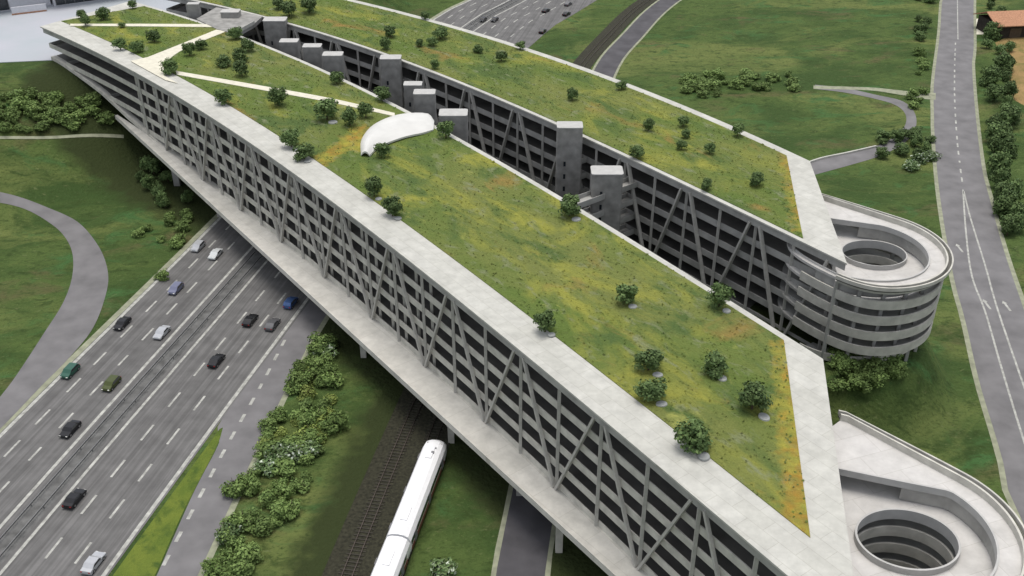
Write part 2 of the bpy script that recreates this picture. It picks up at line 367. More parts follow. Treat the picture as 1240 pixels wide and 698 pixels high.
# motorway
mlc = resample(catmull([Vector((x, y, 0)) for x, y in ML], 10), 1400)
def mway_w(p): return 37.3 + 10 * ss(300, 400, p.y)
mrc = []
offs = [offset(mlc, d) for d in (37.3, 47.3)]
for i, p in enumerate(mlc):
    k = ss(285, 390, p.y); mrc.append(offs[0][i].lerp(offs[1][i], k))
mb = MB()
rows = [[Vector((a.x + (b.x - a.x) * k / 6, a.y + (b.y - a.y) * k / 6, .06)) for a, b in zip(mlc[::4], mrc[::4])] for k in range(7)]
for a, b in zip(rows, rows[1:]): mb.strip(a, b)
o = mb.build('motorway', M['asphalt'], kind='structure'); upfix(o)
mb = MB()
lo = offset(mlc, -1.4)
mb.strip([Vector((p.x, p.y, .045)) for p in lo[::4]], [Vector((p.x, p.y, .045)) for p in mlc[::4]])
o = mb.build('motorway_verge', M['verge'], kind='structure'); upfix(o)
mb = MB()
dash_path(mb, mlc, .55, .75, .066, z=0)
for d in (4.75, 9.6): dash_path(mb, mlc, d, .42, .066, 4.5, 5.2, z=0)
dash_path(mb, mlc, 14.8, .6, .066, z=0)
dash_path(mb, mlc, 21.0, .55, .066, z=0)
for d in (25.9, 31.0): dash_path(mb, mlc, d, .42, .066, 4.5, 5.2, z=0)
sub = [p for p in mlc if p.y < 300]
dash_path(mb, sub, 36.6, .7, .066, z=0)
sub = [p for p in mlc if p.y > 290]
dash_path(mb, sub, 36.6, .4, .066, 4.5, 5.2, z=0)
o = mb.build('motorway_markings', M['paint'], kind='structure'); upfix(o)
mb = MB(); c0, c1 = offset(mlc, 16.2), offset(mlc, 20.0)
mb.strip([Vector((p.x, p.y, .064)) for p in c0[::4]], [Vector((p.x, p.y, .064)) for p in c1[::4]])
o = mb.build('motorway_median', M['median'], kind='structure'); upfix(o)
for d, lab in ((16.9, 'long steel crash barrier on the left side of the motorway median'), (19.2, 'long steel crash barrier on the right side of the motorway median')):
    t = thing('crash_barrier', lab, 'barrier', group='crash barriers along the motorway median')
    C = [p for p in offset(mlc, d)[::8] if 80 < p.y < 560]
    mb = MB(); mb.wall([Vector((p.x, p.y, 0)) for p in C], .55, .85, .12); mb.build('rail', M['rail'], t)
    mb = MB()
    for p in C[::2]: mb.box((p.x - .08, p.y, .36), (.12, .12, .6))
    o = mb.build('post', M['rail'], t); o['kind'] = 'stuff'

# slip road beside the motorway
p0 = [p for p in offset(mlc, 37.9) if 118 < p.y < 330][::12]
slipL = [at(180, 716), at(190, 697), at(234, 598), at(266, 535)]
k0 = [p for p in offset(mlc, 37.35) if 148 < p.y < 320][::30]
slipL = slipL + k0
slipR = [at(232, 716), at(239, 698), at(299, 570), at(351, 462), at(391, 388)] + [p for p in offset(mlc, 43.6) if 200 < p.y < 290][::30] + [p for p in offset(mlc, 41) if 300 < p.y < 320][:1]
slipL = [p for p in slipL]
ext = [at(150, 790), ]; extr = [at(195, 790)]
Ls, Rs = road('slip_road', ext + slipL, extr + slipR, M['asphaltd' if 0 else 'asphalt2'], dz=.04, n=90, px=0)
mb = MB()
dash_path(mb, resample(catmull([at(183, 716), at(197, 687), at(244, 598), at(276, 538), at(315, 469), at(345, 412)], 8), 120), 0, .6, .05, 2.2, 2.8, z=0)
o = mb.build('slip_road_markings', M['paint'], kind='structure'); upfix(o)
mb = MB(); e = offset(Rs, 1.1); mb.strip([Vector((p.x, p.y, .03)) for p in Rs], [Vector((p.x, p.y, .03)) for p in e])
o = mb.build('slip_road_verge', M['verge'], kind='structure'); upfix(o)

mb = MB(); P = resample(catmull([at(123, 716), at(137, 697), at(178, 640), at(233, 565), at(266, 520)], 6), 30); Q = resample(catmull([at(176, 716), at(188, 697), at(222, 620), at(262, 542), at(270, 518)], 6), 30)
mb.strip([Vector((p.x, p.y, .055)) for p in P], [Vector((p.x, p.y, .055)) for p in Q]); o = mb.build('grass_verge', M['wedge'], kind='structure'); upfix(o)
# loop road at the left
loopR = [(-60, 228), (0, 233), (51, 249), (91, 267), (119, 298), (131, 332), (126, 365), (110, 402), (78, 440), (51, 467), (10, 510), (-60, 580)]
loopL = [(-60, 243), (0, 246), (40, 258), (69, 277), (86, 301), (88, 332), (77, 366), (52, 406), (30, 440), (9, 470), (-25, 510), (-90, 580)]
Ll, Rl = road('loop_road', loopL, loopR, M['asphalt2'], dz=.07, n=80, px=2)
mb = MB()
for P, s in ((Ll, -1), (Rl, 1)):
    e = offset(P, s * .7)
    mb.strip([Vector((p.x, p.y, H(p.x, p.y) + .05)) for p in P], [Vector((p.x, p.y, H(p.x, p.y) + .05)) for p in e])
o = mb.build('loop_road_verge', M['verge'], kind='structure'); upfix(o)
# thin lane across the slope
road('lane', [(-80, 166), (0, 165.5), (70, 165), (150, 164)], [(-80, 170), (0, 169), (70, 168.5), (150, 168)], M['verge'], dz=.12, n=50, px=2)

# country road at the right
rL = [(1146, -25), (1141, 0), (1138, 42), (1131, 100), (1131, 140), (1132, 169), (1138, 236), (1154, 332), (1169, 389), (1186, 463), (1213, 553), (1222, 598), (1242, 640), (1262, 690), (1290, 760)]
rR = [(1181, -25), (1179, 0), (1179, 58), (1177, 78), (1181, 136), (1189, 203), (1197, 236), (1216, 305), (1240, 376), (1268, 463), (1300, 553), (1320, 598), (1340, 650), (1360, 700), (1390, 770)]
farL, farR = [Vector((420, 1200, 0)), Vector((290, 760, 0))], [Vector((440, 1195, 0)), Vector((306, 757, 0))]
Lr, Rr_ = road('country_road', farL + [at(*p) for p in rL], farR + [at(*p) for p in rR], M['asphalt2'], dz=.05, n=160, px=0)
mb = MB()
for P, s in ((Lr, 1), (Rr_, -1)):
    e = offset(P, s * 1.0); mb.strip([Vector((p.x, p.y, .035)) for p in offset(P, -s * .2)], [Vector((p.x, p.y, .035)) for p in e])
o = mb.build('country_road_verge', M['verge'], kind='structure'); upfix(o)
mb = MB()
def pxline(pts, n=80): return resample(catmull([at(*p) for p in pts], 8), n)
dash_path(mb, pxline([(1159, -20), (1160, 48)], 10), 0, .35, .058, z=0)
dash_path(mb, pxline([(1157, 52), (1156, 80), (1156, 120), (1159, 170), (1163, 205), (1166, 226)], 90), 0, .45, .058, 2.6, 3.6, z=0)
dash_path(mb, pxline([(1166, 230), (1170, 285), (1177, 335), (1193, 378), (1213, 447), (1240, 535), (1262, 600)], 60), 0, .4, .058, z=0)
dash_path(mb, pxline([(1167, 232), (1175, 264), (1193, 322), (1207, 372), (1237, 460), (1262, 530)], 60), 0, .4, .058, z=0)
for q in ((1162, 301), (1195, 369), (1219, 371)):
    a = at(*q); 
    mb.add([(a.x - .25, a.y - 2, .058), (a.x + .25, a.y - 2, .058), (a.x + .25, a.y + 1, .058), (a.x + .6, a.y + 1, .058), (a.x, a.y + 2.2, .058), (a.x - .6, a.y + 1, .058), (a.x - .25, a.y + 1, .058)], [(0, 1, 2, 3, 4, 5, 6)])
o = mb.build('country_road_markings', M['paint'], kind='structure'); upfix(o)
# path loops behind the rear wing
road('path', [(960, 203), (990, 193), (1025, 186), (1062, 177), (1084, 165), (1096, 152), (1096, 138), (1083, 127), (1055, 119), (1020, 112), (986, 108)],
     [(965, 218), (994, 210), (1027, 201), (1066, 189), (1094, 174), (1108, 158), (1108, 138), (1093, 123), (1060, 115), (1024, 107), (987, 103)], M['asphalt2'], dz=.05, n=80, px=1)
road('path', [(985, 104), (1030, 105.5), (1064, 107), (1118, 113), (1133, 113)], [(985, 108), (1030, 109), (1064, 111), (1118, 120), (1133, 121)], M['verge'], dz=.06, n=30, px=1)
mb = MB(); P = pxline([(962, 204), (992, 193), (1025, 186), (1060, 178)], 20)
mb.wall(P, .02, .5, .5); tag(mb.build('garden_wall', M['white']), 'low pale wall beside the grey path behind the rear roof wing', 'wall')
# small road and railway passing below
sr = [Vector(p) for p in ((-3, 60, 0), (1.2, 110, 0), (4.5, 135, 0), (11, 200, 0), (19, 270, 0), (32, 340, 0), (45, 378, 0), (66, 428, 0), (110, 500, 0), (180, 620, 0), (400, 900, 0))]
C = resample(catmull(sr, 8), 120); C_side = C
road('side_road', [p for p in offset(C, -3.7)], [p for p in offset(C, 3.7)], M['asphaltd'], dz=.05, n=110, px=0)
mb = MB()
for s in (-1, 1):
    mb.strip([Vector((p.x, p.y, .04)) for p in offset(C, s * 3.5)], [Vector((p.x, p.y, .04)) for p in offset(C, s * 4.5)])
o = mb.build('side_road_verge', M['verge'], kind='structure'); upfix(o)
rw = [Vector(p) for p in ((-29, 50, 0), (-20.7, 105, 0), (-14.2, 143.5, 0), (-2, 210, 0), (8, 275, 0), (21, 333, 0), (36, 378, 0), (57, 428, 0), (101, 500, 0), (170, 622, 0), (390, 905, 0))]
RC = resample(catmull(rw, 8), 400)
mb = MB()
a, b = [], []
for i, (p, q) in enumerate(zip(offset(RC, -9.0), offset(RC, 3.4))):
    k = ss(240, 330, p.y); pp = p.lerp(offset(RC, -4.0)[i] if 0 else p + (q - p) * .42, k)
    a.append(Vector((pp.x, pp.y, .1))); b.append(Vector((q.x, q.y, .1)))
mb.slab(a[::3], b[::3], .15)
mb.build('railway_bed', M['ballast'], kind='structure')
mb = MB()
for c in (0, -5.2):
    P = [p for p in offset(RC, c) if p.y < 300 or c == 0]
    for g_ in (-.8, .8):
        mb.wall([Vector((p.x, p.y, 0)) for p in offset(P[::3], g_)], .2, .36, .1)
mb.build('railway_rails', M['railsteel'], kind='structure')
mb = MB(); L = 0
for c in (0, -5.2):
    P = offset(RC, c)
    for i in range(0, len(P) - 1):
        if P[i].y > 290 or P[i].y < 85: continue
        d = (P[i + 1] - P[i]); ang = math.atan2(d.y, d.x)
        for k in (0, .33, .66):
            q = P[i] + d * k; mb.box((q.x, q.y, .15), (.28, 2.9, .12), ang)
o = mb.build('railway_sleepers', M['sleeper'], kind='stuff')
tag(o, 'dark sleepers under the rails of the tracks beside the train', 'sleepers')

# plaza
pz = [(-400, 348), (-200, 301), (-149, 289), (-131.5, 291.5), (-112, 312), (-70, 335), (-62, 360), (-75, 420), (-110, 640), (-700, 700)]
def Hp(x, y): return 20.15
mb = MB(); mb.prism([(x, y) for x, y in pz], 17.5, 20.15); mb.build('plaza', M['plaza'], kind='structure')

# ------------------------------------------------------------------ the two wings
U, N = Vector((.62, -.78)).normalized(), Vector((.78, .62)).normalized()
def fit(pts, z, deg=3):
    q = [at(x, y, z) for x, y in pts]; s = [U.x * p.x + U.y * p.y for p in q]; n = [N.x * p.x + N.y * p.y for p in q]
    return np.polyfit(s, n, deg)
class Edge:
    def __init__(e, pts, z=30, deg=3): e.c = fit(pts, z, deg)
    def p(e, s, off=0, z=0):
        n = float(np.polyval(e.c, s)); dn = float(np.polyval(np.polyder(e.c), s)); l = math.hypot(1, dn)
        s2, n2 = s - off * dn / l, n + off / l
        return Vector((U.x * s2 + N.x * n2, U.y * s2 + N.y * n2, z))
    def line(e, s0, s1, n, off=0, z=0): return [e.p(s0 + (s1 - s0) * i / n, off, z) for i in range(n + 1)]
def sval(x, y, z=30): p = at(x, y, z); return U.x * p.x + U.y * p.y
Ao = Edge([(50, 32), (100, 57), (150, 83), (213, 112), (240, 130), (400, 247), (541, 352), (681, 465), (730, 505), (820, 587), (955, 698)])
Ai = Edge([(165, 3), (226, 21), (290, 44), (352, 66), (401, 88), (454, 116), (554, 166), (678, 236), (820, 326), (956, 413), (1000, 433)])
Bi = Edge([(235, 1), (295, 15), (347, 29), (400, 44), (671, 149), (712, 169), (837, 230), (977, 291), (1023, 321)])
Bo = Edge([(417, 0), (512, 17), (627, 53), (749, 100), (820, 127), (884, 154), (986, 193)], deg=2)
sAo = (sval(50, 32), -34.5); sAi = (sval(160, 1), sval(1000, 433))
sBi = (-325, sval(1023, 321)); sBo = (-338, sval(986, 193))
def zb(s):   # underside of the front wing rises with the slope towards the plaza
    k = [(-320, 21.5), (-307, 21), (-285, 18), (-270, 14.5), (-250, 11.4), (-228, 9.4), (-210, 9), (0, 9)]
    for (a, za), (b, zb_) in zip(k, k[1:]):
        if s <= b: return za + (zb_ - za) * (s - a) / (b - a)
    return 9
def sAt(z):  # station where the base reaches height z
    s = -320
    while zb(s) > z + .05 and s < -200: s += .5
    return s
TOPZ, NS = 30, 90
def wing(name, label, Eo, Ei, so, si, lawn_o, lawn_i, s_lawn, outer_first, baseZ, zmin_list, col_edge, truss0, period, colm):
    t = thing(name, label, 'car park', loc=(0, 0, 0))
    # roof
    mb = MB(); mb.slab(Eo.line(*so, NS, 0, TOPZ), Ei.line(*si, NS, 0, TOPZ), .3); mb.build('roof_slab', M['white'], t)
    io = .4 if outer_first > 0 else -.4
    mb = MB(); mb.slab(Eo.line(so[0] + .5, so[1] - .5, NS, io, TOPZ - .302), Ei.line(si[0] + .5, si[1] - .5, NS, -io, TOPZ - .302), 1.5); mb.build('fascia', M['concd'], t)
    (lo0, lo1), (li0, li1) = s_lawn
    mb = MB(); A = Eo.line(lo0, lo1, NS, lawn_o, TOPZ + .12); B = Ei.line(li0, li1, NS, lawn_i, TOPZ + .12)
    rows = [[a.lerp(b, k / 44) for a, b in zip(A, B)] for k in range(45)]
    n_ = len(A); mb.add([p for r_ in rows for p in r_], [(j * n_ + i, j * n_ + i + 1, (j + 1) * n_ + i + 1, (j + 1) * n_ + i) for j in range(44) for i in range(n_ - 1)])
    edge = [rows[0], [r_[-1] for r_ in rows], rows[-1][::-1], [r_[0] for r_ in rows][::-1]]
    for e_ in edge: mb.strip([p + Vector((0, 0, -.11)) for p in e_], e_)
    lw = mb.build('roof_lawn', M['lawn'], t)
    av = lw.data.attributes.new('bed', 'FLOAT', 'POINT')
    BEDS = [([(952, 420), (962, 530), (970, 640)], 2.6, .62), ([(955, 195), (964, 235), (971, 278)], 2.4, .55), ([(384, 200), (412, 180), (438, 156)], 2.6, .62), ([(436, 158), (437, 184)], 1.6, .6),
            ([(560, 215), (620, 270), (700, 330), (740, 370)], 6, .1), ([(600, 120), (700, 125), (760, 150)], 5, .1), ([(500, 300), (585, 350)], 3, .2), ([(850, 560), (950, 630)], 4, .2)]
    BW = [([at(x, y, TOPZ).to_2d() for x, y in pl], r_, st) for pl, r_, st in BEDS]
    vals = []
    for v in lw.data.vertices:
        vals.append(max(st * (1 - ss(r_ * .35, r_ * 1.5, seg_d(v.co.x, v.co.y, pl))) for pl, r_, st in BW))
    av.data.foreach_set('value', vals)
    # grass tufts standing on the lawn
    rr = random.Random(int(lawn_o * 10)); mb = MB()
    PW = [[at(x, y, TOPZ).to_2d() for x, y in pl] for pl in ([(213, 88), (300, 103), (400, 121), (480, 139)], [(182, 76), (218, 58), (268, 37)], [(85, 30), (266, 31)], [(165, 75), (200, 95)], [(440, 180), (470, 155), (520, 150)])]
    for _ in range(5000):
        i = rr.randrange(n_ - 1); j = rr.randrange(44); u_, v_ = rr.random(), rr.random()
        p = rows[j][i].lerp(rows[j][i + 1], u_).lerp(rows[j + 1][i].lerp(rows[j + 1][i + 1], u_), v_)
        if p.y > 190 and any(seg_d(p.x, p.y, pl) < 2.2 for pl in PW): continue
        h_ = rr.uniform(.07, .2); a_ = rr.uniform(0, 3.14)
        for q in (0, 1.57):
            dx, dy = math.cos(a_ + q) * h_ * .6, math.sin(a_ + q) * h_ * .6
            mb.add([(p.x - dx, p.y - dy, p.z - .01), (p.x + dx, p.y + dy, p.z - .01), (p.x + dx * 1.3 + dy * 1.6, p.y + dy * 1.3 - dx * 1.6, p.z + h_), (p.x - dx * 1.3 + dy * 1.6, p.y - dy * 1.3 - dx * 1.6, p.z + h_ * .8)], [(0, 1, 2, 3)])
    mb.build('grass_tufts', M['lawn'], t, kind='stuff')
    for z in zmin_list:
        s0 = so[0] + 1; s1 = si[0] + 1
        if z < 21.6 and baseZ: s0 = max(s0, sAt(z)); s1 = s0 + (si[0] - so[0]) * .7
        io = 1.1 if outer_first > 0 else -1.1
        P, Q = Eo.line(s0, so[1] - 1, NS, io, z), Ei.line(s1, si[1] - 1, NS, -io, z)
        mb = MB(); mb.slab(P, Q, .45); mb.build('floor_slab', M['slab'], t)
        mb = MB()
        mb.wall(P, z - .4, z + .95, .18, 1 if io < 0 else 1)
        mb.build('parapet', M['conc'], t)
        mb = MB(); mb.wall(Q, z - .4, z + .95, .18, 1); mb.build('parapet', colm, t)
        mb = MB(); mb.wall([P[-1], Q[-1]], z - .4, z + .95, .18, 1); mb.build('end_parapet', colm, t)
        mb = MB(); mb.wall([P[0], Q[0]], z - .4, z + .95, .18, 1); mb.build('end_parapet', colm, t)
    return t
zsA = [9.2, 12.95, 16.7, 20.45, 24.2]
wa = wing('parking_building', 'front wing of the car park, nearest the camera, with the wide pale roof edge', Ao, Ai, sAo, sAi, 6.6, -1.3,
          ((sval(82, 26), sval(974, 650)), (sval(172, 8), sval(950, 413))), 1, True, zsA, Ao, 0, 0, M['concd'])
zsB = zsA
wb = wing('parking_building', 'rear wing of the car park, grass roof with narrow pale edges beyond the gap', Bo, Bi, sBo, sBi, -2.2, 1.0,
          ((-336, sval(957, 188)), (-323, sval(975, 288))), -1, False, zsB, Bi, 0, 0, M['concd'])

# front truss of the front wing
PER = 19.8; TOP0 = -60.3
def facade(t, E, off, s_from, s_to, top0, per, zlo, m, br=.5):
    k = 0; sts = []
    s = top0 + per * 3
    while s > s_from - per:
        sts.append(s); s -= per
    for s in sts:
        for s_post in (s, s - per / 2):
            if s_from < s_post < s_to:
                zl = zlo(s_post)
                mb = MB(); a = E.p(s_post, off, zl); b = E.p(s_post, off, 28.9)
                mb.bar(a, b, .42, .5); mb.build('column', m, t)
        for sg in (-1, 1):
            a_s, b_s = s + sg * 1.2, s + sg * (per / 2 - .3)
            if a_s > s_from + 15 and b_s > s_from + 15 and a_s < s_to and b_s < s_to + 5:
                mb = MB(); mb.bar(E.p(b_s, off + (-.35 if off > 0 else .35) * 1, zlo(b_s) + .1), E.p(a_s, off + (-.35 if off > 0 else .35), 28.7), br, .4); mb.build('brace', m, t)
facade(wa, Ao, .75, -268, -38, TOP0, PER, zb, M['steel'])
facade(wb, Bi, .75, -318, -86, -87.3, 18.2, lambda s: 6, M['steel'], .8)
for k in range(28):
    s = -262 + k * PER / 4
    if abs(((s - TOP0) / (PER / 2) + .5) % 1 - .5) > .1:
        mb = MB(); mb.bar(Ao.p(s, 1.75, zb(s)), Ao.p(s, 1.75, 28.9), .4, .5); mb.build('deck_column', M['conc'], wa)
# inclined base beam of the front wing
mb = MB()
P = [Ao.p(s, .6, zb(s)) for s in np.linspace(sAo[0] + 1, -35, 80)]; Q = [Ao.p(s, 2.2, zb(s)) for s in np.linspace(sAo[0] + 1, -35, 80)]
mb.slab(P, Q, 1.0); mb.build('base_beam', M['conc'], wa)
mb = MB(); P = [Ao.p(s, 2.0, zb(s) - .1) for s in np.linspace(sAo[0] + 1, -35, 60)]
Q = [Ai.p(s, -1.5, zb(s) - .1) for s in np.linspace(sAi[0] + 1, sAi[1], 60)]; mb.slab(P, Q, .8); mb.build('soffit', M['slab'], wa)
# wide ledge
mb = MB(); P, Q = [], []
for i in range(91):
    x = 139 + (880 - 139) * i / 90; z = 8.95 + 4.2 * (1 - ss(0, 1, (x - 120) / 150))
    p = at(x, 12 + .921 * x, z); P.append(p); Q.append(Ao.p(U.x * p.x + U.y * p.y, .65, z))
P += [Ao.p(-36, -6.5, 8.95)]; Q += [Ao.p(-36, .65, 8.95)]
mb.slab(P, Q, 1.0); mb.build('ledge', M['ledge'], wa)
mb = MB(); mb.wall(P, 0, 0.0001, .3) if 0 else None
mb = MB(); mb.slab([p + Vector((0, 0, .18)) for p in P], [p.lerp(q, .06) + Vector((0, 0, .18)) for p, q in zip(P, Q)], .17); mb.build('ledge_kerb', M['ledge'], wa)
# inside core so the decks are not see-through in the far end
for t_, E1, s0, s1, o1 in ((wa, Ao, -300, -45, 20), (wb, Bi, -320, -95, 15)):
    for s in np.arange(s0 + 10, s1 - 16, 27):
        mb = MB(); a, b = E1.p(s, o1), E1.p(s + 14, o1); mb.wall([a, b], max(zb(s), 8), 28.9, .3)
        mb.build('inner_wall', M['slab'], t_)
# piers
for t_, E1, ss_, offs_ in ((wa, Ao, [-250, -226, -196, -148, -122, -100, -74, -48], (2.5, 17, 31)), (wb, Bi, [-262, -222, -180, -140, -112, -92], (2, 14, 27))):
    for s in ss_:
        for o_ in offs_:
            p = E1.p(s, o_); zt = zb(s) - .5 if t_ is wa else 8.8
            if o_ == 2.5 and s > -160: p = E1.p(s, 1.0)
            h = H(p.x, p.y)
            if zt > h + 1: mb = MB(); mb.bar((p.x, p.y, h - .3), (p.x, p.y, zt), 1.3, 1.6); mb.build('pier', M['concd'], t_)
for s in (-150.5, -118, -86):
    p = Ao.p(s, -1.5); mb = MB(); mb.bar((p.x, p.y, -.3), (p.x, p.y, 8), .9, 1.1); mb.build('pier', M['conc'], wa)

# roof paths and flower beds as parts of the front wing
def roof_strip(name, L, Rr, m, z, parent, n=30, wavy=0):
    A = resample(catmull([at(x, y, z) for x, y in L], 6), n)
    if wavy: A = [p + Vector((wavy * (math.sin(i * .35) + .6 * math.sin(i * .83 + 1)) + random.gauss(0, wavy * .25), 0, 0)) for i, p in enumerate(A)]
    B = resample(catmull([at(x, y, z) for x, y in Rr], 6), n)
    mb = MB(); mb.slab(A, B, .06); return mb.build(name, m, parent)
zp = TOPZ + .2
roof_strip('roof_path', [(213, 86), (300, 101), (400, 119), (478, 137)], [(214, 90.5), (300, 106), (400, 124), (478, 141)], M['path'], zp, wa)
roof_strip('roof_path', [(172, 72), (215, 55), (262, 36)], [(196, 79), (222, 60), (274, 38)], M['path'], zp, wa)
roof_strip('roof_path', [(85, 29), (170, 29), (262, 29.5)], [(85, 31.5), (170, 32), (268, 33)], M['path'], zp + .01, wa)
mb = MB(); mb.prism([(at(x, y, zp).x, at(x, y, zp).y) for x, y in ((158, 74), (190, 67), (197, 68), (199, 92), (215, 101), (200, 97))], zp - .06, zp + .02); mb.build('roof_forecourt', M['path'], wa)
# shell canopy
up_ = [at(x, y, 30.2) for x, y in ((437, 189), (438, 170), (453, 152), (482, 140), (516, 138), (526, 147))]
dn_ = [at(x, y, 30.2) for x, y in ((448, 190), (458, 181), (472, 175), (492, 168), (512, 163), (525, 158))]
A = resample(catmull(up_, 8), 24); B = resample(catmull(dn_, 8), 24)
tp, bt = [], []
for j in range(9):
    k = j / 8; rt, rb = [], []
    for i in range(25):
        f = i / 24; hgt = (1.9 * math.sin(math.pi * min(.93, k * .93 + .02)) ** .8) * (.25 + .75 * math.sin(math.pi * min(1, f * .9 + .1)) ** .7)
        p = A[i].lerp(B[i], k); rt.append(Vector((p.x, p.y, 30.25 + hgt))); rb.append(Vector((p.x, p.y, 30.15 + max(0, hgt - .3))))
    tp.append(rt); bt.append(rb)
mb = MB()
for a, b in zip(tp, tp[1:]): mb.strip(a, b)
for a, b in zip(bt, bt[1:]): mb.strip(b, a)
mb.strip(tp[0], bt[0]); mb.strip(bt[-1], tp[-1])
mb.add([r[0] for r in tp] + [r[0] for r in bt], [(i, i + 1, 10 + i, 9 + i) for i in range(8)])
mb.add([r[-1] for r in tp] + [r[-1] for r in bt], [(i, i + 1, 10 + i, 9 + i) for i in range(8)])
o = mb.build('shell_canopy', M['shell'], smooth=True); tag(o, 'curved bright white shell canopy rising from the front roof meadow', 'canopy')

# ------------------------------------------------------------------ stair towers between the wings
def rrect(w, d, r, n=4):
    P = []
    for cx, cy, a0 in ((w / 2 - r, d / 2 - r, 0), (-w / 2 + r, d / 2 - r, 90), (-w / 2 + r, -d / 2 + r, 180), (w / 2 - r, -d / 2 + r, 270)):
        for k in range(n + 1):
            a = R(a0 + 90 * k / n); P.append((cx + r * math.cos(a), cy + r * math.sin(a)))
    return P
TW = [  # px centre of the top, width px, top height, label
    (690, 148, 31, 33.5, 'tallest stair tower, against the rear wing facade', True),
    (735, 203, 38, 29.5, 'wide stair tower standing in the gap, nearest to the camera', True),
    (549, 133, 34, 31.0, 'squat stair tower just behind the end of the white shell canopy', False),
    (514, 108, 26, 32.0, 'slim tall stair tower behind the white shell canopy', False),
    (500, 98, 22, 30.0, 'small stair tower half hidden behind the slim one near the shell', False),
    (473, 66, 25, 31.5, 'stair tower against the rear wing above the white shell canopy', True),
    (403, 62, 24, 31.0, 'pale topped stair tower, right one of the middle pair in the gap', False),
    (378, 52, 22, 31.0, 'pale topped stair tower, left one of the middle pair in the gap', False),
    (350, 46, 22, 30.5, 'low dark stair tower next to the grey roof bridge', False),
    (333, 20, 27, 31.5, 'grey stair tower on the rear side of the roof bridge', True),
    (279, 10, 22, 32.0, 'grey stair tower on the far side of the roof bridge', True),
    (234, 1, 14, 33.0, 'farthest stair tower in the gap near the plaza', True)]
ang = math.atan2(U.y, U.x)
for (x, y, wpx, zt, lab, rear) in TW:
    p = at(x, y + 3, zt); zc = p.y * CT + (CAM_H - zt) * ST; wd = wpx * zc / F_PX
    s = U.x * p.x + U.y * p.y
    t = thing('stair_tower', lab, 'tower', (p.x, p.y, 0), 0, 'stair towers between the wings')
    h0 = H(p.x, p.y) - .5
    mb = MB(); mb.prism([(a, b) for a, b in rrect(wd, wd * .66, wd * .09)], h0, zt - .2); mb.build('shaft', M['tower'], t)
    mb = MB(); mb.prism([(a, b) for a, b in rrect(wd * 1.02, wd * .66 * 1.03, wd * .09)], zt - .2, zt); mb.build('cap', M['towertop'], t)
    mb = MB()
    for k in range(6):
        mb.box((-wd * .18, -wd * .33 - .02, 10 + k * 3), (.5, .1, 1.1))
    mb.build('window', M['glass'], t)
    # bridges to both wings
    for E1, sgn in ((Bi, 1), (Ai, -1)):
        q = E1.p(s, 1.0 * sgn); d = Vector((q.x - p.x, q.y - p.y, 0)); L = d.length
        if L < 2.2 or d.dot(Vector((N.x, N.y, 0))) * sgn < 0: continue
        if x != 735 and (sgn < 0 or L > 7): continue
        for zf in zsA[1:]:
            mb = MB(); m_ = Vector((q.x - p.x, q.y - p.y, 0)) * .5; an = math.atan2(d.y, d.x)
            mb.box((m_.x, m_.y, zf - .2), (L, wd * .45, .35), an); nn = Vector((-math.sin(an), math.cos(an), 0)) * wd * .22
            for sg in (-1, 1): mb.box((m_.x + nn.x * sg, m_.y + nn.y * sg, zf + .45), (L - .02, .12, .95), an)
            mb.build('walkway', M['concd'], t)
# roof bridge
t = thing('roof_bridge', 'grey paved bridge linking the two roof meadows near the plaza', 'bridge')
q = [at(x, y, 30.05) for x, y in ((238, 24), (262, 10), (296, 16), (318, 21), (308, 30), (292, 39), (276, 40), (262, 36))]
mb = MB(); mb.prism([(p.x, p.y) for p in q], 29.2, 30.3); mb.build('deck', M['tower'], t)
qs = resample([q[6], q[5], q[4]], 6); mb = MB(); mb.wall(qs, 30.2, 31.2, .2); mb.build('parapet', M['white'], t)

